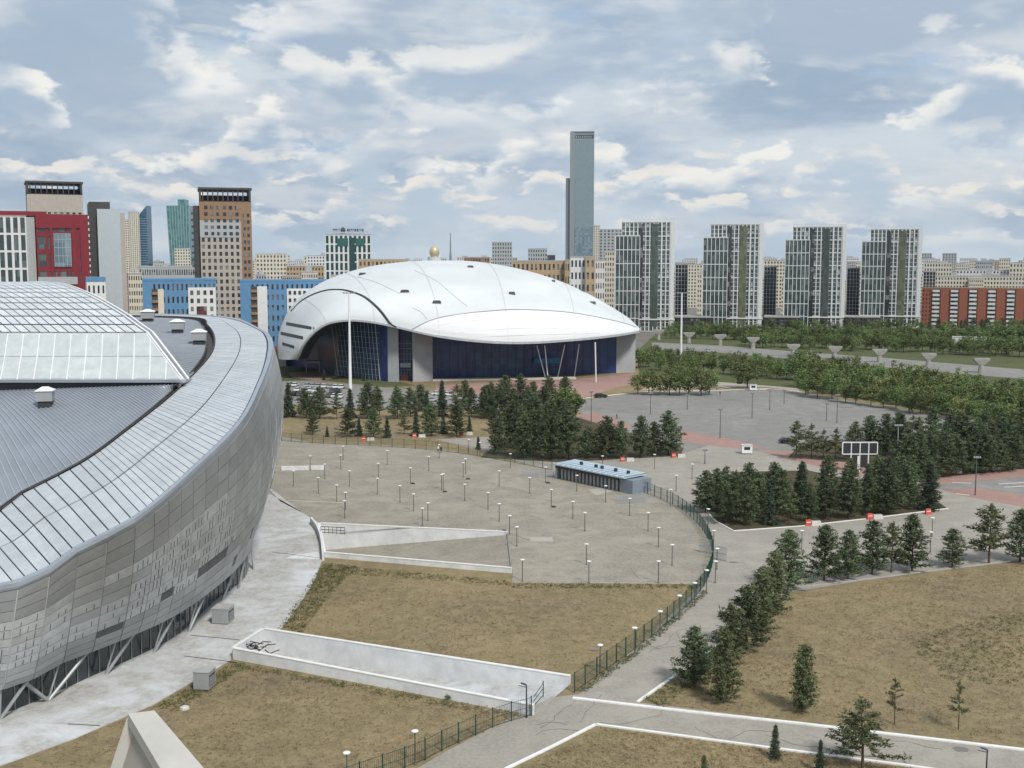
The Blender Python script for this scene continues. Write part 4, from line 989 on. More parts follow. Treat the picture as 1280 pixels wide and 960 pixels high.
for r_ in range(6): part_box(t, 'balcony', W_BROWN, -W*.38, -W*.31, -1.2, -.62, H-4.5-r_*3.2, H-3.4-r_*3.2)
for r_ in range(5):
    for i in range(7): part_box(t, 'panel_window', GL_D, W*(.04+.055*i), W*(.04+.055*i)+1.1, -.36, .1, H-5.6-r_*3.2, H-4-r_*3.2)
t, W, H = building('blue_topped_block', 'small white block with a blue roof band between the crimson block and grey slab', 'apartment block', 108, 132, 352, 400, 12, W_WHITE, GL_D, 4, 7, .6, .5, roof=W_BLUE, parapet=1.5)
# hotel-like green and white block with rooftop lettering
t, W, H = building('office_tower', 'white and dark green office tower carrying a dark rooftop sign', 'office tower', 406, 464, 294, 950, 24, W_WHITE, mat('dark_green_glass', (.015, .05, .045), .12), 10, 9, .42, .16)
part_box(t, 'green_core', mat('green_core_glass', (.02, .06, .055), .15), W*.02, W*.14, -.3, .3, 0, H-2)
part_box(t, 'green_band', mat('green_band_glass', (.03, .11, .095), .15), -W*.24, 0, -.25, .3, H-9, H-2.5); part_box(t, 'green_band', mat('green_band_glass', (.03, .11, .095)), W*.16, W*.36, -.25, .3, H-9, H-2.5)
fr = MB(); fr.box(-W*.33, W*.34, 1, 1.3, H+1.0, H+1.6)
for k in range(9): x = -W*.32+k*W*.08; fr.box(x, x+.25, 1, 1.3, H+.8, H+3.2)
sg = fr.build('sign_frame', W_GREY, t, world=False)
# lettering is too small to read in the photograph; rows of dark letter blocks with a small domed emblem
b = MB(); rl = random.Random(5); x = -W*.32
while x < W*.33:
    w = rl.choice((.9, 1.1, 1.3))
    if not (-W*.16 < x < -W*.05): b.box(x, x+.28, .6, .95, H+3, H+5.2); b.box(x+w-.25, x+w, .6, .95, H+3, H+5.2); b.box(x+.3, x+w-.27, .6, .95, H+(3.0, 4.0, 4.8)[rl.randrange(3)], H+5.15)
    x += w+.45
b.build('sign_lettering', W_CHAR, sg, world=False, kind='stuff')
b = MB(); b.lathe((-W*.105, .8, H+2.8), [(1.9, 0), (1.9, 1.6), (1.4, 2.8), (.4, 3.6)], 10); b.build('sign_emblem', W_CHAR, sg, world=False)
# tan blocks to the right of the sports hall roof
for x0, x1, top, d, wl, lab, cols, rows in (
        (640, 706, 327, 690, W_TAN, 'long tan block with dark window strips above the sports hall roof', 12, 7), (706, 712, 326, 685, W_TAN, 'narrow tan stair tower at the end of the long tan block', 2, 6),
        (713, 732, 322, 640, W_WHITE, 'white block with a large grey window panel below the skyscraper', 4, 7), (732, 744, 322, 636, W_TAN, 'tan tower strip between white blocks below the skyscraper', 2, 7),
        (744, 756, 326, 650, W_WHITE, 'white gridded block right of the tan strip', 4, 8), (756, 771, 314, 820, W_CREAM, 'pale block directly left of the first white and glass tower', 5, 14),
        (749, 778, 287, 1700, W_GREY, 'grey blue glazed tower right behind the skyscraper', 6, 20), (742, 750, 282, 2300, W_CREAM, 'slim cream tower touching the skyscraper', 3, 24),
        (615, 640, 303, 1500, W_GREY, 'round-shouldered grey block left of the skyscraper', 8, 14), (660, 684, 311, 1700, W_GREY, 'low grey block between the tan roof and skyscraper', 8, 10), (684, 694, 319, 1600, W_CHAR, 'small charcoal block left of the skyscraper foot', 4, 7),
        (580, 612, 322, 1300, W_BROWN, 'brown block peeping over the sports hall roof', 9, 9), (448, 510, 325, 900, W_TAN, 'tan block peeping over the left of the sports hall roof', 12, 8),
        (860, 882, 331, 1100, W_CREAM, 'cream block with dark roof between first and second tower', 6, 13), (955, 986, 326, 1100, W_CREAM, 'cream block with brown roof between second and third tower', 8, 13), (1060, 1084, 341, 1000, W_CREAM, 'cream arched block between third and fourth tower', 7, 10),
        (1152, 1165, 317, 1900, W_GREY, 'small grey tower beyond the brick block, nearer the fourth white tower', 4, 14), (1178, 1196, 317, 1900, W_GREY, 'isolated grey tower on the skyline beyond the brick block', 5, 14),
        (1155, 1190, 329, 1250, W_CREAM, 'cream stepped block above the brick block, beside the fourth white tower', 10, 9), (1262, 1300, 329, 1150, W_CREAM, 'cream block above the brick block at the right edge', 9, 9),
        (1160, 1300, 346, 980, W_CREAM, 'long cream block with pale balconies above the brick block', 36, 9), (1195, 1262, 338, 1180, W_WHITE, 'white domed-roof block above the brick block', 16, 9),
        (320, 358, 318, 1300, W_CREAM, 'cream apartment block right of the brown tower', 9, 11), (358, 405, 333, 1000, W_TAN, 'brownish block left of the green office tower', 12, 9), (384, 406, 320, 1500, W_WHITE, 'white block touching the green office tower', 6, 12),
        (174, 244, 334, 760, W_GREY, 'long grey hall behind the azure block', 24, 6), (160, 178, 343, 640, W_CREAM, 'small pale block left of the azure block', 6, 9)):
    building('city_block', lab, 'building', x0, x1, top, d, 18 if x1-x0 < 40 else 24, wl, GL_D, cols, rows, .5, .45)
# pale far skyline
rs = random.Random(21); n = 0
words = ['with a flat roof', 'with a stepped roof', 'with a narrow roof house', 'with a plain parapet']
def skyline(x0, x1, n_, ya, yb, da, db, where):
    for k in range(n_):
        x = x0+(x1-x0)*(k+rs.random()*.6)/n_; w = rs.uniform(9, 24); d = rs.uniform(da, db)
        t, W, H = building('far_block', 'small far block on the skyline '+where+', '+ordn(k, n_), 'building', x, x+w, rs.uniform(ya, yb), d, 20, rs.choice((W_CREAM, W_WHITE, W_WHITE, W_CREAM, W_GREY, W_TAN)), GL_D, max(3, int(w/2.6)), 9, .5, .5, group='pale far blocks on the skyline '+where)
        if k % 2: part_box(t, 'roof_house', W_GREY, -W*.2, W*.15, 4, 12, H+.8, H+4)
skyline(178, 250, 10, 325, 334, 1500, 2600, 'left of the brown tower'); skyline(312, 410, 18, 316, 333, 1500, 2800, 'right of the brown tower')
skyline(455, 640, 12, 322, 328, 1500, 2800, 'over the white sports hall'); skyline(840, 1090, 30, 322, 331, 1600, 3200, 'between the four towers'); skyline(1150, 1330, 30, 323, 334, 1500, 3200, 'beyond the brick block'); skyline(-60, 60, 5, 316, 330, 1500, 2500, 'at the left edge')
skyline(-20, 640, 22, 336, 346, 700, 1200, 'low behind the azure blocks')
skyline(640, 1300, 26, 340, 352, 900, 1300, 'low behind the four towers')
# gold dome between white wings, lattice mast
p = AT(543, 322, 1400); t = thing('domed_pavilion', 'small golden dome cupped by white petals on the skyline over the sports hall', 'monument', (p.x, 1400, 0))
b = MB(); b.cyl((0, 0), 8, 8, 0, p.z+1, 14); b.build('drum', W_WHITE, t, world=False)
b = MB(); b.lathe((0, 0, p.z+1), [(4, 0), (5.6, 3), (6, 6), (5, 9.5), (3, 12), (.6, 13.4)], 16); b.build('dome', mat('gold_dome', (.55, .47, .30), .4, .25), t, world=False, smooth=True)
for s in (-1, 1):
    b = MB(); b.hexa([(s*5, -2, p.z), (s*7, -2, p.z), (s*7, 2, p.z), (s*5, 2, p.z)], [(s*9, -1, p.z+9), (s*9.6, -1, p.z+9), (s*9.6, 1, p.z+9), (s*9, 1, p.z+9)]); b.build('petal', W_WHITE, t, world=False)
p = AT(563, 291, 1700); b = MB(); b.lathe((p.x, 1700, 0), [(2.6, 0), (2.2, 40), (1.1, 58), (.5, p.z)], 6); tag(b.build('radio_mast', mat('mast_grey', (.2, .22, .24), .6)), 'thin grey radio mast on the skyline right of the golden dome', 'mast')
# viaduct piers
M_PIER = mat('pier_concrete', (.30, .29, .27), .85)
t0 = None
for k, (px, py) in enumerate(((823, 425), (861, 429), (900, 432), (941, 436), (991, 446), (1043, 449), (1099, 453), (1160, 459), (1226, 466), (1300, 474))):
    g = G(px, py)
    if t0 is None:
        t0 = thing('viaduct_pier', '', 'pier', g, 0, 'T-shaped concrete piers of the unfinished viaduct')
        b = MB(); b.lathe((0, 0, 0), [(1.2, 0), (1.0, 3.0), (1.1, 3.7)], 10); b.build('shaft', M_PIER, t0, world=False)
        b = MB(); b.hexa([(-1.2, -1.0, 3.4), (1.2, -1.0, 3.4), (1.2, 1.0, 3.4), (-1.2, 1.0, 3.4)], [(-3.1, -1.2, 5.2), (3.1, -1.2, 5.2), (3.1, 1.2, 5.2), (-3.1, 1.2, 5.2)]); b.box(-3.1, 3.1, -1.2, 1.2, 5.202, 5.9); b.build('crosshead', M_PIER, t0, world=False)
        o = t0
    else: o = dup(t0, g)
    o['label'] = ('T-shaped concrete viaduct pier, ' + ['first', 'second', 'third', 'fourth', 'fifth', 'sixth', 'seventh', 'eighth', 'ninth', 'tenth'][k] + ' counted from the sports hall')
t, W, H = building('site_cabin', 'long low white cabin in the greenery below the brick block', 'cabin', 1190, 1233, 422, 600, 8, W_WHITE, W_WHITE, 8, 1, .9, .6, parapet=.2)
# ================================================================== TREES
M_BARK = mat('bark_brown', (.09, .062, .042), .9, var=.3, scale=2)
M_NEEDLE = mat('pine_needles', (.045, .068, .033), .75, scale=.5, col2=(.125, .155, .08), objvar=.3, spec=.2)
M_NEEDLE2 = mat('young_pine_needles', (.07, .088, .040), .75, scale=.6, col2=(.135, .15, .072), objvar=.2, spec=.2)
M_SPRUCE = mat('spruce_needles', (.036, .054, .036), .75, scale=.6, col2=(.08, .105, .066), objvar=.2, spec=.2)
M_LEAF = mat('green_leaves', (.070, .108, .034), .7, scale=.25, col2=(.17, .215, .072), objvar=.3, spec=.25)
M_LEAF2 = mat('yellowish_leaves', (.125, .15, .048), .7, scale=.25, col2=(.23, .245, .095), objvar=.25, spec=.25)
def leaf_cloud(cent, sig, n, size, aspect, rng, droop=0.0, up=None):
    """n small leaf quads round each centre -> arrays"""
    C = np.repeat(cent, n, 0); k = len(C)
    P = C+rng.normal(0, 1, (k, 3))*np.repeat(sig, n, 0)
    a = rng.normal(0, 1, (k, 3)); a[:, 2] = a[:, 2]*.6-droop; a /= np.linalg.norm(a, axis=1)[:, None]+1e-9
    b = rng.normal(0, 1, (k, 3)); b -= a*(a*b).sum(1)[:, None]; b /= np.linalg.norm(b, axis=1)[:, None]+1e-9
    s = size*rng.uniform(.6, 1.3, (k, 1)); A = a*s; B = b*s*aspect
    return np.stack([P-A, P+B, P+A, P-B], 1).reshape(-1, 3)
def crown_mesh(name, V, m):
    n = len(V)//4; me = bpy.data.meshes.new(name)
    me.vertices.add(len(V)); me.vertices.foreach_set('co', V.astype(np.float32).ravel())
    me.loops.add(len(V)); me.loops.foreach_set('vertex_index', np.arange(len(V), dtype=np.int32))
    me.polygons.add(n); me.polygons.foreach_set('loop_start', np.arange(0, len(V), 4, dtype=np.int32))
    me.polygons.foreach_set('loop_total', np.full(n, 4, dtype=np.int32))
    me.materials.append(m); me.update(calc_edges=True); me.validate(); return me
def pine(seed, h=8.0, rad=2.4, sparse=1.0, start=.10, m=None, spruce=False):
    rng = np.random.default_rng(seed); cent = []; sig = []; tb = MB()
    lean = rng.normal(0, .012*h, 2)
    def axis(s): return V3((lean[0]*s*s, lean[1]*s*s, h*s))
    for k in range(6): tb.bar(axis(k/6), axis((k+1)/6), .26*(1-k/6.5)*h/8, n=6)
    lv = int(15 if not spruce else 19)
    for j in range(lv):
        s = start+(1-start)*(j/(lv-.4)); prof = (1-s)**(.60 if not spruce else 1.0)
        if not spruce: prof *= min(1, .62+.9*s*2)
        rr = rad*prof*rng.uniform(.72, 1.16)+.18; nb = int(rng.integers(5, 8)); ph = rng.uniform(0, 6.28)
        for q in range(nb):
            if rng.random() > sparse: continue
            t = ph+6.283*q/nb+rng.normal(0, .18); L_ = rr*rng.uniform(.68, 1.18); rise = (.22 if not spruce else -.28)
            p0 = axis(s); p1 = p0+V3((math.cos(t)*L_, math.sin(t)*L_, L_*rise*rng.uniform(.5, 1.3)))
            if L_ > .8: tb.bar(p0, p0.lerp(p1, .85), .055, n=4)
            for u in np.linspace(.32, 1.0, max(2, int(L_/.48)+1)):
                c = p0.lerp(p1, float(u)); cent.append((c.x, c.y, c.z+.08)); sig.append((.17, .17, .12) if not spruce else (.16, .16, .08))
    for k in range(3): c = axis(.97+.02*k); cent.append((c.x, c.y, c.z)); sig.append((.07, .07, .2))
    V = leaf_cloud(np.array(cent), np.array(sig), 12, .27, .26, rng, .0)
    return crown_mesh('crown', V, m or M_NEEDLE), tb.mesh('trunk', M_BARK)
def leafy(seed, h=7.0, rad=2.6, m=None, low=.12, n=34):
    rng = np.random.default_rng(seed); cent = []; sig = []; tb = MB()
    tb.bar((0, 0, 0), (0, 0, h*.5), .24, n=6)
    for k in range(n):
        d = rng.normal(0, 1, 3); d /= np.linalg.norm(d); r_ = rng.uniform(.45, 1.0)
        c = np.array([d[0]*rad*r_, d[1]*rad*r_, h*(low+(1-low)*.5)+d[2]*h*(1-low)*.46*r_]); c *= np.array([1, 1, 1])*rng.uniform(.92, 1.05)
        cent.append(c); sg = rng.uniform(.26, .5)*rad/2.6; sig.append((sg, sg, sg*.8))
        if k % 4 == 0: tb.bar((0, 0, h*rng.uniform(.2, .45)), V3(c), .07, n=4)
    V = leaf_cloud(np.array(cent), np.array(sig), 46, .24, .55, rng); return crown_mesh('crown', V, m or M_LEAF), tb.mesh('trunk', M_BARK)
KIND = {'pine': [pine(s, 8, r_, sp) for s, r_, sp in ((1, 3.0, .92), (2, 2.7, .85), (3, 3.3, .9), (4, 2.8, .78), (5, 2.5, .95), (6, 3.1, .82))],
        'sparse': [pine(s, 8, 3.0, .5, .2, M_NEEDLE2) for s in (11, 12, 13)],
        'spindly': [pine(s, 8, 2.9, .26, .3, M_NEEDLE2) for s in (15, 16)],
        'bright': [pine(s, 8, 2.3, .95, .06, M_NEEDLE2) for s in (21, 22)],
        'spruce': [pine(s, 8, 1.9, 1, .05, M_SPRUCE, True) for s in (31, 32, 33)],
        'leafy': [leafy(s, 7, r_, M_LEAF) for s, r_ in ((41, 2.6), (42, 3.0), (43, 2.3), (44, 2.8))],
        'yellow': [leafy(s, 7, r_, M_LEAF2) for s, r_ in ((51, 2.6), (52, 2.3), (53, 2.9))],
        'bush': [leafy(s, 7, 3.6, M_LEAF, .02, 40) for s in (61, 62)]}
BASEH = {'leafy': 7.0, 'yellow': 7.0, 'bush': 7.0}
tr = random.Random(99); NTREE = 0
def tree(px, py, top, kind, label, group=None, wide=1.0, name=None):
    global NTREE
    g = G(px, py); h = HT(px, py, top); s = h/BASEH.get(kind, 8.0)
    c, tk = tr.choice(KIND[kind])
    nm = name or {'pine': 'pine_tree', 'sparse': 'pine_tree', 'spindly': 'pine_tree', 'bright': 'pine_tree', 'spruce': 'spruce_tree', 'leafy': 'leafy_tree', 'yellow': 'leafy_tree', 'bush': 'bush'}[kind]
    t = thing(nm, label, 'bush' if nm == 'bush' else 'tree', g, tr.uniform(0, 6.28), group)
    sx = s*wide*tr.uniform(.92, 1.1); t.scale = (sx, sx*tr.uniform(.93, 1.07), s)
    inst('crown', c, t); inst('trunk', tk, t); NTREE += 1; return t
# single trees on the right-hand field and along the road, each described on its own
for a in ((1003, 890, 808, 'bright', 'bushy green pine standing alone on the dry field above the white kerb', .95),
          (1118, 906, 850, 'spindly', 'thin young pine on the dry field, left of the two spindly ones', .8),
          (1198, 912, 853, 'spindly', 'spindly half-bare young pine on the dry field, rightmost of the lone ones', .75),
          (1078, 962, 876, 'sparse', 'open-branched pine at the bottom edge overlapping the footpath', 1.25),
          (968, 948, 907, 'spruce', 'little dark spruce on the bottom lawn by the lower kerb', .95),
          (1025, 966, 926, 'spruce', 'small spruce cut by the bottom edge left of the open-branched pine', .8),
          (880, 970, 944, 'bright', 'pine tip just showing at the bottom edge of the lower lawn', .8),
          (868, 858, 785, 'pine', 'dark bushy pine at the road kerb, lowest left of the roadside row', 1.1),
          (905, 879, 788, 'bright', 'tall narrow pine on the grass right of the lowest roadside pine', .8),
          (912, 832, 757, 'sparse', 'grey-green open pine above the lowest pair by the road', 1.2),
          (933, 812, 735, 'pine', 'broad pine in the middle of the roadside row', 1.1), (950, 790, 712, 'bright', 'yellow-green pine fourth up the roadside row', 1.0), (968, 768, 690, 'bright', 'yellow-green pine at the top bend of the roadside row', .9),
          (985, 738, 664, 'pine', 'tall dark pine at the corner where the roadside row meets the cross row', 1.05),
          (1030, 726, 658, 'pine', 'first pine of the cross row right of the corner pine', 1.1), (1060, 724, 664, 'pine', 'second pine of the cross row right of the corner pine', 1), (1090, 718, 652, 'pine', 'pine in the middle of the cross row behind the dry field', 1), (1114, 716, 655, 'sparse', 'slimmer open pine in the cross row', .9), (1140, 714, 645, 'pine', 'broadest pine of the cross row', 1.15),
          (1190, 709, 662, 'pine', 'short pine set apart from the cross row', 1.15), (1236, 704, 633, 'sparse', 'tall grey-green pine near the right edge of the cross row', 1.25), (1275, 702, 638, 'pine', 'dark pine cut by the right edge at the end of the cross row', 1.2)):
    tree(*a[:5], group='pines along the road and field', wide=a[5])
for ki, (px, py, tp, k) in enumerate(((391, 543, 512, 'pine'), (409, 546, 533, 'spruce'), (435, 546, 510, 'pine'), (449, 545, 524, 'spruce'), (467, 547, 510, 'pine'), (484, 547, 522, 'spruce'), (505, 543, 518, 'sparse'), (520, 545, 514, 'spruce'), (539, 545, 504, 'pine'), (554, 542, 518, 'spruce'), (571, 546, 506, 'pine'), (587, 540, 521, 'spruce'), (598, 562, 546, 'spruce'))):
    tree(px, py, tp, k, ('dark conifer' if k != 'spruce' else 'small pointed spruce')+' right behind the back plaza fence, '+ordn(ki, 13)+' of the row', 'conifers in the row behind the plaza fence')
ROWS = {1: [''], 2: ['front row', 'back row'], 3: ['front row', 'middle row', 'back row'], 4: ['front row', 'second row', 'third row', 'back row']}
def rowclump(rows_, where, group, kinds, jx=4, jy=2.0):
    for r_, spec in enumerate(rows_):
        spec = sorted(spec); n = len(spec)
        for k, (px, py, tp) in enumerate(spec):
            kd = tr.choice(kinds); w = {'pine': 'dark pine', 'sparse': 'open-branched pine', 'spruce': 'pointed spruce', 'leafy': 'leafy tree', 'yellow': 'yellowish tree', 'bush': 'broad bush'}[kd]
            lab = w+' '+where+', '+((ROWS[len(rows_)][r_]+', ') if len(rows_) > 1 else '')+ordn(k, n)
            tree(px+tr.uniform(-jx, jx)*.6, py+tr.uniform(-jy, jy), tp+tr.uniform(-.16, .16)*(py-tp), kd, lab, group)
def clump(spec, label, group, kinds, jx=4, jy=2.0):
    for px, py, tp in spec: tree(px+tr.uniform(-jx, jx), py+tr.uniform(-jy, jy), tp+tr.uniform(-3, 3), tr.choice(kinds), label, group)
rowclump([[(x, 522, 482+(x % 5)) for x in range(362, 610, 19)],[(x, 511, 480) for x in range(470, 610, 28)]], 'between fence lawn and hall car park', 'pines by the sports hall car park', ['pine', 'pine', 'sparse', 'spruce'])
rowclump([[(x, 543-abs(x-660)*.05, 504) for x in range(615, 720, 19)],[(x, 525, 488) for x in range(605, 722, 19)],[(x, 509, 473) for x in range(615, 722, 18)]], 'in the wood before the blue glass front', 'pines in the dense wood before the sports hall', ['pine', 'pine', 'leafy'])
rowclump([[(622, 568, 528), (655, 573, 514), (688, 574, 508), (712, 573, 518), (735, 573, 530), (757, 573, 527), (776, 572, 533), (800, 572, 511), (818, 570, 530), (836, 569, 520), (640, 560, 505), (670, 562, 500), (700, 560, 505)]], 'behind the ticket pavilion', 'pines behind the ticket pavilion', ['pine'], 2, 1)
def bed_y(x): return np.interp(x, [880, 915, 1000, 1090, 1165], [642, 661, 655, 645, 636])
rowclump([[(x, bed_y(x)-2, bed_y(x)-54) for x in range(884, 1160, 25)],[(x, bed_y(x)-13, bed_y(x)-67) for x in range(893, 1165, 27)],[(x, bed_y(x)-28, bed_y(x)-78) for x in range(905, 1160, 32)]], 'in the kerbed bed by the plaza', 'pines in the kerbed bed right of the plaza', ['pine', 'pine', 'pine', 'pine', 'sparse', 'spruce'])
rowclump([[(x, 573, 532) for x in range(996, 1062, 16)],[(x, np.interp(x, [1110, 1140, 1290], [600, 598, 584]), 545) for x in range(1128, 1300, 17)],[(x, 570, 524) for x in range(1070, 1300, 19)],[(x, 556, 514) for x in range(1120, 1300, 22)]], 'behind the billboard frame', 'pines behind the billboard frame', ['pine', 'pine', 'pine', 'sparse'])
rowclump([[(x, 494, 463) for x in range(797, 890, 13)]], 'between forecourt and parking lot', 'small trees beside the parking lot', ['leafy', 'yellow'], 3, 1)
tree(934, 486, 448, 'leafy', 'round leafy tree standing alone at the top edge of the parking lot', wide=1.35); tree(846, 476, 452, 'leafy', 'leafy tree at the foot of the right floodlight mast')
def belt_y(x): return np.interp(x, [1000, 1060, 1180, 1300], [493, 505, 522, 540])
rowclump([[(x, belt_y(x)+off, belt_y(x)+off-hh) for x in range(1008-row*2, 1310, 16)] for row, (off, hh) in enumerate(((-1, 32), (-9, 34), (-18, 34), (-27, 32)))], 'in the belt behind the parking lot', 'trees of the belt behind the parking lot', ['leafy', 'leafy', 'yellow', 'bush', 'leafy'])
rowclump([[(x, np.interp(x, [800, 1010], [460, 476]), 438+(x-800)*.07) for x in range(800, 1015, 13)],[(x, np.interp(x, [800, 1010], [452, 466]), 432+(x-800)*.07) for x in range(806, 1015, 14)]], 'in the hedge belt beside the hall', 'trees of the hedge belt right of the sports hall', ['leafy', 'bush'])
rowclump([[(x, np.interp(x, [840, 1300], [422, 432]), np.interp(x, [840, 1300], [404, 408])) for x in range(836, 1310, 8)],[(x, np.interp(x, [840, 1300], [429, 446]), np.interp(x, [840, 1300], [411, 422])) for x in range(930, 1310, 8)]], 'between boulevard and tower blocks', 'trees between boulevard and towers', ['leafy', 'bush', 'leafy'])
rowclump([[(x, 413, 399) for x in range(830, 1310, 9)]], 'at the foot of the tower blocks', 'trees at the foot of the towers', ['leafy', 'pine'])
for px, py, tp, lab in ((560, 875, 868, 'small grey-green weed bush at the outer foot of the long white ramp wall'),): tree(px, py, tp, 'bush', lab)
for px, py, tp, lab in ((378, 463, 455, 'small round bush on the lawn left of the sports hall entrance'), (405, 475, 462, 'small dark spruce on the lawn left of the left floodlight mast'), (420, 474, 460, 'small dark spruce on the lawn close by the left floodlight mast'), (455, 476, 466, 'small dark spruce right of the left floodlight mast')): tree(px, py, tp, 'spruce', lab)
# dry grass tufts near the viewer, one mass
rng = np.random.default_rng(4)
def tufts(poly, n, m, size):
    P = [(p.x, p.y) for p in PX(poly)]; xs = [p[0] for p in P]; ys = [p[1] for p in P]; out = []
    while len(out) < n:
        x, y = rng.uniform(min(xs), max(xs)), rng.uniform(min(ys), max(ys)); ins = False; j = len(P)-1
        for i in range(len(P)):
            if (P[i][1] > y) != (P[j][1] > y) and x < (P[j][0]-P[i][0])*(y-P[i][1])/(P[j][1]-P[i][1])+P[i][0]: ins = not ins
            j = i
        if ins: out.append((x, y, size*.35))
    C = np.array(out); V = leaf_cloud(C, np.full((len(C), 3), size*.45)*np.array([1, 1, .25]), 5, size*.42, .22, rng)
    V[:, 2] = np.abs(V[:, 2]); o = bpy.data.objects.new('grass', crown_mesh('grass', V, m)); COL.objects.link(o); o['kind'] = 'stuff'
M_TUFT = mat('straw_tufts', (.18, .142, .088), .95, scale=.06, col2=(.38, .30, .165), spec=.1); M_TUFT2 = mat('olive_tufts', (.10, .10, .05), .95, scale=.06, col2=(.22, .19, .10), spec=.1)
LAWNS = ([(10, 960), (190, 886), (292, 830), (655, 895), (560, 935), (500, 962)], [(345, 786), (408, 706), (640, 726), (872, 732), (715, 856)], [(812, 880), (915, 800), (985, 745), (1280, 705), (1280, 930)], [(750, 910), (1010, 944), (1150, 962), (650, 962)])
for poly, n in zip(LAWNS, (2600, 3200, 5000, 1300)):
    tufts(poly, n, M_TUFT, .28); tufts(poly, n//3, M_TUFT2, .26)
M_TUFTG = mat('green_weeds', (.055, .075, .025), .9, scale=.2, col2=(.12, .125, .05), spec=.1)
for poly, n in (([(349, 786), (372, 752), (392, 722), (407, 704), (450, 709), (420, 735), (395, 765), (380, 792)], 900), ([(405, 706), (640, 727), (640, 733), (405, 716)], 350), ([(640, 730), (876, 731), (872, 736), (640, 736)], 300),
                ([(720, 868), (800, 808), (880, 738), (884, 742), (806, 812), (728, 868)], 420), ([(296, 829), (480, 862), (655, 893), (640, 899), (470, 869), (300, 836)], 300), ([(800, 878), (850, 843), (915, 797), (935, 800), (870, 855), (830, 884)], 420), ([(190, 886), (290, 830), (310, 834), (220, 890)], 260), ([(1130, 800), (1280, 760), (1280, 860), (1180, 850)], 700)):
    tufts(poly, n, M_TUFTG, .36)
# ================================================================== FENCES
def fence(label, pts, post_step, hgt, off_label=None, mesh=True):
    S = spline(pts, 400); Ls = [0]
    for i in range(1, 400): Ls.append(Ls[-1]+(S[i]-S[i-1]).length)
    n = max(2, int(Ls[-1]/post_step)); root = thing('mesh_fence', label, 'fence', S[0]); at = []
    for k in range(n+1):
        s = Ls[-1]*k/n; i = min(range(400), key=lambda i: abs(Ls[i]-s)); at.append(S[i])
    me = MB(); me.box(-.06, .06, -.06, .06, 0, hgt+.15); pm = me.mesh('post', M_FENCE)
    for p in at: inst('post', pm, root, p-S[0])
    b = MB()
    for p, q in zip(at[:-1], at[1:]):
        for z in (.15, hgt*.5, hgt): b.bar(p+V3((0, 0, z)), q+V3((0, 0, z)), .035)
        nn = max(2, int((q-p).length/.2))
        for j in range(1, nn): r_ = p.lerp(q, j/nn); b.bar(r_+V3((0, 0, .1)), r_+V3((0, 0, hgt)), .02)
    b.build('wire_mesh', M_FENCE, root, kind='stuff'); return root
fence('green mesh fence curving round the right side of the plaza down to the ramp', PX([(718, 866), (760, 836), (808, 801), (850, 766), (878, 736), (889, 712), (891, 692), (883, 671), (868, 651), (842, 631), (802, 614)]), 2.6, 2.1)
fence('dark green mesh fence along the back of the plaza left of the ticket pavilion', PX([(352, 551), (390, 554), (470, 558), (560, 565), (640, 578), (690, 588)]), 3.0, 2.1)
fence('low green wire fence beside the lower lawn at the bottom', PX([(664, 895), (620, 908), (560, 935), (520, 955), (420, 990)]), 2.3, 1.9)
gt = thing('swing_gate', 'open grey gate leaves beside the bend of the green fence', 'gate', G(891, 690))
for a, c in (((874, 690), (889, 692)), ((893, 699), (908, 702))):
    A, C = G(*a), G(*c); b = MB(); n = 18
    for k in range(n+1): p = A.lerp(C, k/n); b.bar(p+V3((0, 0, .1)), p+V3((0, 0, 2.1)), .045)
    for z in (.1, 1.1, 2.1): b.bar(A+V3((0, 0, z)), C+V3((0, 0, z)), .07)
    b.build('gate_leaf', M_STEEL, gt)
gt = thing('pipe_gate', 'small green pipe gate inside the long white ramp', 'gate', G(672, 878))
b = MB(); A, C = G(667, 884), G(679, 871)
for z in (.2, .9, 1.5): b.bar(A+V3((0, 0, z*.7)), C+V3((0, 0, z)), .05)
b.build('rail', M_FENCE, gt); b = MB(); b.bar(C, C+V3((0, 0, 1.7)), .1); b.build('post', M_FENCE, gt)
# ================================================================== LAMPS
def lamp_proto():
    t = thing('plaza_lamp', '', 'lamp', (0, 0, 0))
    b = MB(); b.lathe((0, 0, 0), [(.13, 0), (.13, .12), (.07, .2), (.055, 3.0)], 8); b.build('post', M_POST, t, world=False)
    b = MB(); b.lathe((0, 0, 2.98), [(.08, 0), (.26, .08), (.33, .16), (.31, .22), (.1, .27)], 12); b.build('shade', M_WHITEMETAL, t, world=False, smooth=False); return t
LAMPS = [(l, 'thin lamp with a white disc shade standing on the far left of the fenced plaza', 'a') for l in ((367, 608), (388, 588), (398, 617), (406, 599), (421, 627), (426, 587), (429, 575), (431, 648), (432, 637), (437, 608), (472, 618), (473, 598))]
LAMPS += [(l, 'thin lamp with a white disc shade standing in the middle of the fenced plaza', 'b') for l in ((484, 581), (500, 628), (517, 639), (535, 651), (552, 613), (513, 604), (528, 658), (536, 589), (554, 612), (581, 626), (582, 592), (579, 597), (610, 637), (624, 608), (624, 652), (637, 668))]
LAMPS += [(l, 'thin lamp with a white disc shade standing on the plaza before the ticket pavilion', 'c') for l in ((662, 617), (682, 603), (689, 633), (721, 614), (757, 628), (716, 649), (787, 645), (731, 664), (810, 664), (733, 706), (823, 684), (840, 707), (646, 683))]
LAMPS += [((653, 727), 'thin white-shaded lamp at the lawn edge by the end of the short ramp', 'c'), ((736, 729), 'thin white-shaded lamp at the middle of the straight lawn edge', 'c'), ((823, 729), 'thin white-shaded lamp at the lawn edge nearest the fence', 'c')]
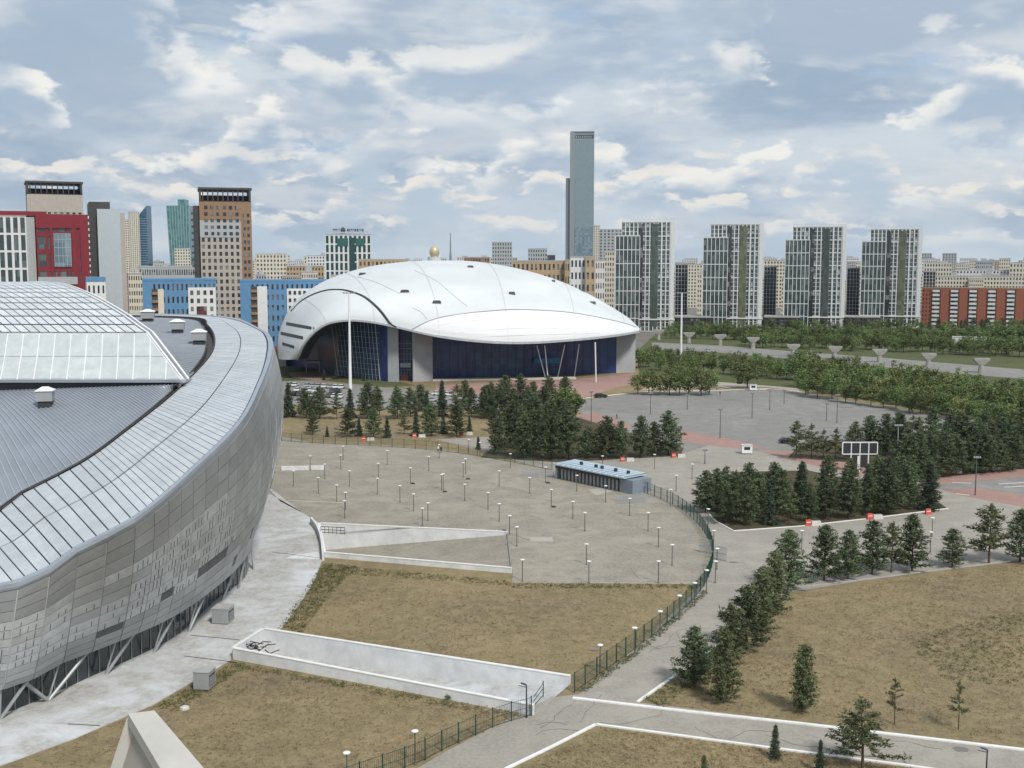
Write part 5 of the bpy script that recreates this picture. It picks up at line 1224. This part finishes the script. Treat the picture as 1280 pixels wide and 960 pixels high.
LAMPS += [(l, lab, 'd') for l, lab in (((750, 841), 'white-shaded lamp behind the fence nearest the ramp end'), ((793, 818), 'white-shaded lamp by the fence, second up from the ramp end'), ((825, 796), 'white-shaded lamp by the fence, third up from the ramp end'), ((849, 775), 'white-shaded lamp by the fence, fourth up from the ramp end'), ((868, 758), 'white-shaded lamp by the fence, fifth up from the ramp end'), ((883, 741), 'white-shaded lamp by the fence just under its bend'), ((894, 729), 'white-shaded lamp on the road side of the fence bend'), ((896, 712), 'taller white-shaded lamp beside the open gate'), ((519, 956), 'white-shaded lamp by the lower wire fence, right of two'), ((434, 985), 'white-shaded lamp by the lower wire fence, left of two'))]
LAMPS += [(l, 'white-shaded lamp on the grey paving outside the plaza fence', 'e') for l in ((818, 586), (865, 599), (845, 614), (838, 633), (885, 659), (892, 688), (753, 588), (549, 573), (586, 566), (600, 570), (638, 585))]
LAMPS += [(l, lab, 'f') for l, lab in (((1163, 690), 'white-shaded lamp among the cross row pines, behind the short pine'), ((1165, 671), 'dark lamp on the grey paving by the red barrier'), ((1002, 688), 'dark lamp on the paving between corner pine and tree bed'))]
proto = lamp_proto(); first = True; LG = {'a': 'lamps on the plaza left part', 'b': 'lamps on the plaza middle part', 'c': 'lamps on the plaza right part', 'd': 'lamps along the fences', 'e': 'lamps outside the plaza fence', 'f': 'lamps near the cross row'}
LAMPS.sort(key=lambda e: e[0][0]); lcount = {}; ltot = {}
for e in LAMPS: ltot[e[1]] = ltot.get(e[1], 0)+1
for (px, py), lab, g in LAMPS:
    k = lcount.get(lab, 0); lcount[lab] = k+1
    if ltot[lab] > 1: lab = lab.replace('thin lamp with a white disc shade standing', 'thin white-shaded lamp')+', '+ordn(k, ltot[lab])
    o = proto if first else dup(proto, (0, 0, 0)); first = False
    o.location = G(px, py); o['label'] = lab; o['group'] = LG[g]
# dark modern lamps: ramp end and bottom right corner
for px, py, tp, lab in ((658, 897, 856, 'black lamp post with a flat head at the end of the long ramp wall'), (1232, 985, 937, 'dark blue angled lamp head at the bottom right corner')):
    h = HT(px, py, tp); t = thing('street_lamp', lab, 'lamp', G(px, py)); b = MB(); b.lathe((0, 0, 0), [(.13, 0), (.08, .4), (.06, h)], 8); b.build('post', M_DARK, t, world=False)
    b = MB(); b.bar((0, 0, h), (-.55, 0, h+.18), .34, .08); b.build('lamp_head', mat('navy_lamp_head', (.03, .05, .12), .4), t, world=False); b = MB(); b.bar((0, 0, h-.25), (-.8, 0, h-.05), .05); b.build('arm', M_DARK, t, world=False)
# tall masts and parking lot poles
def mast(px, py, tp, w, m, lab, head=True, grp=None):
    h = HT(px, py, tp); t = thing('floodlight_mast' if w > .3 else 'lamp_pole', lab, 'mast' if w > .3 else 'lamp', G(px, py), 0, grp)
    b = MB(); b.lathe((0, 0, 0), [(w*.6, 0), (w*.5, h*.3), (w*.3, h)], 8); b.build('pole', m, t, world=False)
    if head:
        b = MB(); b.bar((-w*2.2, 0, h-.1), (w*2.2, 0, h-.1), w*.35)
        for s in (-1, -.4, .4, 1): b.box(s*w*2-.2, s*w*2+.2, -.35, .1, h-.05, h+.25)
        b.build('lamp_head', M_STEEL, t, world=False)
mast(438, 487, 366, .95, M_WHITEMETAL, 'tall white floodlight mast in front of the nose of the sports hall'); mast(851, 455, 366, .95, M_WHITEMETAL, 'tall white floodlight mast between the sports hall and the second tower')
mast(1121, 588, 532, .35, M_STEEL, 'pale steel mast right of the black billboard frame')
for px, py, tp in ((900, 548, 512), (813, 518, 492), (859, 512, 494), (940, 523, 492), (1046, 529, 494), (739, 530, 490), (962, 512, 489), (1033, 526, 505), (980, 505, 488), (881, 580, 563)): mast(px, py, tp, .22, M_POST, 'slim grey lamp pole on the big open parking lot, '+ordn(sorted((900, 813, 859, 940, 1046, 739, 962, 1033, 980, 881)).index(px), 10), True, 'lamp poles on the parking lot')
mast(1219, 619, 572, .24, M_POST, 'slim dark pole on the pink pavement at the right')
# ================================================================== TICKET PAVILION
A, C = G(697, 598), G(791, 618); d = (C-A); L_ = d.length; t = thing('ticket_pavilion', 'long low ticket pavilion with a pale blue roof and dark turnstile bays', 'pavilion', A, math.atan2(d.y, d.x))
dp = 5.5; hh = 2.9
b = MB(); b.hexa([(-.6, -.9, hh), (L_-1.5, -.9, hh), (L_-1.5, dp, hh+.1), (-.6, dp, hh+.1)], [(-.6, -.9, hh+.25), (L_-1.5, -.9, hh+.25), (L_-1.5, dp, hh+.45), (-.6, dp, hh+.45)]); rf = b.build('roof', mat('pale_blue_roof', (.43, .54, .60), .5, var=.1), t, world=False)
b = MB()
for k in range(14): x = L_*k/14; b.box(x, x+.06, -.85, dp-.05, hh+.3, hh+.5)
b.build('roof_rib', M_FASCIA, rf, world=False, kind='stuff')
for x in (.22, .42, .5, .68, .84):
    b = MB(); b.box(L_*x-.25, L_*x+.25, 2, 2.5, hh+.2, hh+1.0); b.build('roof_vent', M_DARK, rf, world=False)
b = MB(); b.box(.5, L_-3, dp-.4, dp-.1, 0, hh); b.build('rear_wall', M_DARK, t, world=False)
b = MB(); b.box(-.5, .1, -.2, dp, 0, hh); b.build('end_wall', M_FASCIA, t, world=False); b = MB(); b.box(L_-3.2, L_+.2, -.3, dp-.5, 0, hh-.2); b.build('end_booth', mat('slate_blue_wall', (.20, .24, .28), .6), t, world=False)
for k in range(17):
    x = .9+k*(L_-4.6)/16; b = MB(); b.box(x, x+.55, .1, 1.0, 0, hh-.02); b.build('turnstile_pillar', M_STEEL, t, world=False)
b = MB(); b.box(.1, L_-3.3, -.75, -.5, hh-.55, hh-.02); b.build('fascia_board', M_DARK, t, world=False)
for lab, x0, y0, x1, y1 in (('pale glass crowd barrier at the right end of the ticket pavilion', 770, 626, 806, 623), ('pale glass crowd barrier at the left end of the ticket pavilion', 653, 593, 692, 594)):
    A, C = G(x0, y0), G(x1, y1); t = thing('crowd_barrier', lab, 'barrier', A); b = MB()
    for r_ in range(3):
        o_ = V3((0, -1.6*r_, 0))
        for z in (.1, .55, 1.05): b.bar(A+o_+V3((0, 0, z)), C+o_+V3((0, 0, z)), .05)
    b.build('rail', M_FASCIA, t); b = MB()
    for r_ in range(3):
        for k in range(9): p = A.lerp(C, k/8)+V3((0, -1.6*r_, 0)); b.bar(p, p+V3((0, 0, 1.1)), .05)
    b.build('upright', M_FASCIA, t, kind='stuff')
# ================================================================== BILLBOARD FRAME
g = G(1074, 590); s = g.y/F; hB = HT(1074, 590, 553); t = thing('billboard', 'black billboard in a white four-column frame among the pines', 'billboard', g); w = 22*s; zt = hB; zm = HT(1074, 590, 567.5)
for k in range(4):
    x = -w+k*w/2; b = MB(); b.box(x+.12, x+w/2-.12, -.05, .05, zm+.1, zt-.12); b.build('dark_panel', M_DARK, t, world=False)
b = MB()
for k in range(5): x = -w+k*w/2; b.box(x-.1, x+.1, -.12, .12, zm if k in (0, 4) else 0, zt)
b.build('upright', M_WHITEMETAL, t, world=False); b = MB(); b.box(-w, w, -.11, .11, zt-.1, zt+.12); b.box(-w, w, -.11, .11, zm-.1, zm+.1); b.build('cross_rail', M_WHITEMETAL, t, world=False)
b = MB(); b.box(-.55, -.2, -.3, -.13, .6, zm-.4); b.build('white_post', M_WHITEMETAL, t, world=False)
b = MB(); b.box(-w*.42, w*.42, -.04, .04, 1.0, zm-.2); b.build('dark_panel', M_DARK, t, world=False)
# ================================================================== ROAD BARRIERS AND BLOCKS
M_ORANGE = mat('orange_red_plastic', (.52, .085, .045), .5, var=.1)
spots = [(1010, 657), (1087, 649), (1160, 643), (1187, 592), (1235, 588), (778, 577), (842, 572), (454, 551), (518, 547), (577, 544)]
wh = ['in front of the kerbed pine bed, leftmost', 'in front of the kerbed pine bed, middle', 'at the right tip of the kerbed pine bed', 'on the pink pavement under the pines, left of two', 'on the pink pavement under the pines, right of two', 'behind the ticket pavilion, left of two', 'behind the ticket pavilion, right of two', 'behind the back fence, leftmost of three', 'behind the back fence, middle of three', 'behind the back fence, rightmost of three']
for (px, py), w_ in zip(spots, wh):
    t = thing('road_barrier', 'orange-red plastic barrier '+w_, 'barrier', G(px, py), .2, 'orange-red barriers along the kerbs')
    b = MB(); b.hexa([(-.55, -.3, 0), (.55, -.3, 0), (.55, .3, 0), (-.55, .3, 0)], [(-.45, -.12, 1.05), (.45, -.12, 1.05), (.45, .12, 1.05), (-.45, .12, 1.05)]); b.build('body', M_ORANGE, t, world=False)
    b = MB(); b.box(-.4, .4, -.25, -.19, .55, .68); b.build('reflective_band', M_WHITEMETAL, t, world=False)
    if w_.startswith('at the right'): continue
    t = thing('concrete_block', 'pale concrete block, orange barrier beside it '+w_.replace('the kerbed pine bed', 'the pine bed').replace('on the pink pavement under the pines', 'on pink pavement'), 'block', G(px+9.5, py-.5), .15, 'pale blocks beside the orange barriers')
    b = MB(); b.hexa([(-.9, -.5, 0), (.9, -.5, 0), (.9, .5, 0), (-.9, .5, 0)], [(-.8, -.35, .75), (.8, -.35, .75), (.8, .35, .75), (-.8, .35, .75)]); b.build('body', M_PALECONC, t, world=False)
    b = MB(); b.bar((-.3, 0, .74), (-.3, 0, .95), .06); b.bar((.3, 0, .74), (.3, 0, .95), .06); b.bar((-.3, 0, .95), (.3, 0, .95), .06); b.build('lifting_eye', M_DARK, t, world=False)
# ================================================================== CARS
TYRE = mat('tyre_rubber', (.02, .02, .02), .85); CGL = mat('car_glass', (.02, .025, .03), .08, spec=.7)
CPAINT = {k: mat(k+'_car_paint', c, .25, .1, var=.03, spec=.6) for k, c in (('white', (.72, .72, .72)), ('black', (.02, .02, .022)), ('silver', (.42, .43, .44)), ('dark grey', (.10, .105, .11)))}
CMESH = {}
def car(px, py, rz, colr, lab, grp):
    if colr not in CMESH:
        b = MB(); hw = .88
        prof = [(-2.15, .35), (-2.2, .75), (-2.05, .95), (-1.1, 1.02), (.9, 1.02), (2.0, .86), (2.2, .6), (2.15, .35)]; n = len(prof)
        b.add([(x, -hw, z) for x, z in prof]+[(x, hw, z) for x, z in prof], [tuple(range(n)), tuple(range(n, 2*n))[::-1]]+[(i, (i+1) % n, n+(i+1) % n, n+i) for i in range(n)])
        b.hexa([(-1.3, -.7, 1.42), (.35, -.7, 1.42), (.35, .7, 1.42), (-1.3, .7, 1.42)], [(-1.2, -.64, 1.5), (.25, -.64, 1.5), (.25, .64, 1.5), (-1.2, .64, 1.5)])
        body = b.mesh('body', CPAINT[colr]); b = MB(); b.hexa([(-1.95, -.82, 1.0), (1.1, -.82, 1.0), (1.1, .82, 1.0), (-1.95, .82, 1.0)], [(-1.35, -.7, 1.42), (.38, -.7, 1.42), (.38, .7, 1.42), (-1.35, .7, 1.42)]); CMESH[colr] = (body, b.mesh('window', CGL))
    if 'wheel' not in CMESH:
        b = MB(); b.bar((0, -.11, 0), (0, .11, 0), .64, .64, n=12); CMESH['wheel'] = b.mesh('wheel', TYRE)
    t = thing('parked_car', lab, 'car', G(px, py), rz, grp); inst('body', CMESH[colr][0], t); inst('window', CMESH[colr][1], t)
    for x in (-1.35, 1.35):
        for y in (-.8, .8): inst('wheel', CMESH['wheel'], t, (x, y, .32))
rc = random.Random(8)
for row in range(3):
    for k in range(10):
        x = 362+k*7.2+row*3; y = 482.5+row*6+k*.35
        if rc.random() < .8 and x < 432: c_ = rc.choice(('white', 'white', 'white', 'silver', 'black', 'dark grey')); car(x, y, math.pi/2+rc.uniform(-.1, .1), c_, c_+' car in the '+('back', 'middle', 'front')[row]+' row left of the tall mast, '+ordn(k, 99), 'cars in the lot left of the floodlight mast')
for px, py, c_, rz, lab in ((751, 497, 'black', .1, 'black car driving past the sports hall forecourt'), (548, 494, 'white', 0, 'white car among the pines before the grey wall panel'), (562, 495, 'white', .1, 'white car half hidden by pines, right of the other white one'), (539, 502, 'silver', .3, 'silver car among the pines below the hall entrance'), (592, 506, 'white', 0, 'white car at the left end of the dense wood'), (985, 554, 'black', .1, 'black car at the edge of the parking lot beside the pines'), (886, 440, 'silver', 0, 'silver car on the boulevard left of the viaduct pier')): car(px, py, rz, c_, lab, None)
# white bus shelter roof in the trees
p = G(682, 503); t = thing('bus_shelter', 'white flat shelter roof showing above the pines before the hall', 'shelter', p); b = MB(); b.box(-4.5, 4.5, -1.2, 1.2, 2.6, 2.9); b.build('roof', M_WHITEMETAL, t, world=False)
for x in (-4, 4): b = MB(); b.box(x-.1, x+.1, .8, 1.0, 0, 2.6); b.build('post', M_STEEL, t, world=False)
b = MB(); b.box(-4.2, 4.2, 1.0, 1.06, .3, 2.5); b.build('back_panel', CGL, t, world=False)
# kiosk sign boxes on the parking lot
for px, py, lab in ((941, 488, 'small white kiosk at the top edge of the parking lot'), (933, 567, 'small white box sign by the pink pavement')):
    t = thing('kiosk', lab, 'kiosk', G(px, py)); b = MB(); b.box(-1.2, 1.2, -.8, .8, .2, 2.0); b.build('cabin', M_WHITEMETAL, t, world=False); b = MB(); b.box(-1.3, 1.3, -.9, .9, 2.0, 2.15); b.build('roof', M_PALECONC, t, world=False); b = MB(); b.box(-.7, .7, -.84, -.8, 1.0, 1.7); b.build('window', CGL, t, world=False); b = MB(); b.box(-1, 1, -.6, .6, 0, .2); b.build('base', M_DARK, t, world=False)
# a few people far off, each one continuous body
def person(px, py, rz, shirt, trousers, label):
    J = [(0, 0, .95), (0, .01, 1.2), (0, .02, 1.42), (0, .03, 1.52), (0, .05, 1.64), (0, .05, 1.74), (.19, .01, 1.40), (.25, .0, 1.13), (.24, -.10, .90), (-.19, .01, 1.40), (-.25, .04, 1.13), (-.24, .02, .88), (.24, -.13, .80), (-.24, -.01, .78),
         (.10, 0, .90), (.11, -.12, .50), (.11, -.10, .08), (.11, -.24, .04), (-.10, 0, .90), (-.11, .08, .50), (-.11, .22, .10), (-.11, .10, .04)]
    Rr = [.15, .15, .16, .06, .10, .085, .065, .048, .036, .065, .048, .036, .042, .042, .095, .065, .045, .04, .095, .065, .045, .04]
    Ed = [(0, 1), (1, 2), (2, 3), (3, 4), (4, 5), (2, 6), (6, 7), (7, 8), (8, 12), (2, 9), (9, 10), (10, 11), (11, 13), (0, 14), (14, 15), (15, 16), (16, 17), (0, 18), (18, 19), (19, 20), (20, 21)]
    me = bpy.data.meshes.new('person_skeleton'); me.from_pydata(J, Ed, []); o = bpy.data.objects.new('person_skeleton', me); COL.objects.link(o)
    sk = o.modifiers.new('skin', 'SKIN'); o.modifiers.new('sub', 'SUBSURF').levels = 1
    for v, r_ in zip(me.skin_vertices[0].data, Rr): v.radius = (r_, r_)
    me.skin_vertices[0].data[0].use_root = True
    dg = bpy.context.evaluated_depsgraph_get(); nm = bpy.data.meshes.new_from_object(o.evaluated_get(dg)); bpy.data.objects.remove(o)
    nm.materials.clear()
    for m_ in (mat('skin_tone', (.42, .27, .19), .6), shirt, trousers, mat('dark_hair', (.03, .025, .02), .7)): nm.materials.append(m_)
    for p in nm.polygons:
        z = p.center.z; p.material_index = 3 if z > 1.72 or (z > 1.58 and p.center.y > .09) else 0 if z > 1.47 or (z < .88 and abs(p.center.x) > .2) else 1 if z > .95 else 2
        p.use_smooth = True
    nm.name = 'person'; po = bpy.data.objects.new('person', nm); COL.objects.link(po); po.location = G(px, py, .03); po.rotation_euler = (0, 0, rz); tag(po, label, 'person')
M_NAVY = mat('navy_cloth', (.02, .025, .045), .9); M_WCLOTH = mat('white_cloth', (.7, .7, .7), .9)
person(548, 566, .5, M_WCLOTH, M_NAVY, 'person in a white top walking by the back fence of the plaza'); person(551.5, 566.5, .5, M_NAVY, M_NAVY, 'person in dark clothes beside the one in white by the back fence')
person(771, 524, 1.2, M_NAVY, M_NAVY, 'person in dark clothes crossing the pink paving before the hall'); person(900, 495, -1.0, M_NAVY, M_NAVY, 'person in dark clothes at the top edge of the parking lot')
# small rubble beside lamp feet
for k, (px, py) in enumerate(((516, 605), (585, 599), (630, 664), (692, 634), (685, 604), (556, 615))):
    b = MB(); g = G(px, py); b.lathe((g.x, g.y, 0), [(.5, 0), (.42, .18), (.15, .3)], 7); tag(b.build('rubble_lump', M_RUST), 'dark lump of rubble by a lamp foot on the plaza, '+ordn((0, 2, 3, 5, 4, 1)[k], 6), 'rubble', 'rubble lumps at lamp feet')
b = MB(); g = G(231, 886); b.lathe((g.x, g.y, 0), [(.5, 0), (.45, .2), (.2, .34)], 7); tag(b.build('stone', M_PALECONC), 'single pale stone lying on the lower left lawn', 'stone')
# ================================================================== PALE BEAM AT THE BOTTOM LEFT, part of the viewing structure
D = 16.0; apL, apR = AT(160, 892, D), AT(193, 888, D); t = thing('roof_truss', 'pale peaked roof beam poking in at the bottom left edge', 'beam', (apL.x, D, 0))
M_BEAM = mat('warm_pale_paint', (.47, .455, .42), .7, var=.08, scale=1.5, bump=.05)
lo0, lo1 = AT(215, 985, D-1.5), AT(272, 980, D-1.5); dn = V3((0, 0, -.18))
b = MB(); b.hexa([apL+dn, apR+dn, lo1+dn, lo0+dn], [apL, apR, lo1, lo0]); b.build('top_rail', M_BEAM, t)
q0 = AT(138, 985, D+.02); b = MB(); b.bar(AT(168, 900, D+.1), AT(140, 985, D+.1), .12, .2); b.build('side_rail', M_BEAM, t)
b = MB(); b.add([AT(168, 902, D+.1), AT(142, 985, D+.1), AT(216, 985, D-1.3)+dn], [(0, 1, 2)]); b.add([v+V3((0, .12, 0)) for v in (AT(168, 902, D+.1), AT(142, 985, D+.1), AT(216, 985, D-1.3)+dn)], [(2, 1, 0)]); b.build('gusset_plate', mat('beam_plate', (.34, .32, .28), .75), t)
b = MB(); e = AT(190, 985, D); b.box(e.x-.2, e.x+.2, D-.2, D+.2, 0, e.z); b.build('support_post', M_BEAM, t)
# ================================================================== AIR
HAZE = True
if HAZE:
    b = MB(); b.box(-6010, 6010, -310, 6010, -7, 335); hz = b.mesh('haze', mat('haze_air', (.5, .5, .5)))
    m = bpy.data.materials.new('haze_volume'); m.use_nodes = True; nt = m.node_tree; nt.nodes.clear(); o_ = nt.nodes.new('ShaderNodeOutputMaterial'); v = nt.nodes.new('ShaderNodeVolumePrincipled')
    v.inputs['Color'].default_value = (.80, .88, .97, 1); v.inputs['Density'].default_value = .00004; v.inputs['Anisotropy'].default_value = .2; nt.links.new(v.outputs[0], o_.inputs['Volume'])
    hz.materials.clear(); hz.materials.append(m); ho = bpy.data.objects.new('haze', hz); COL.objects.link(ho); ho['kind'] = 'stuff'
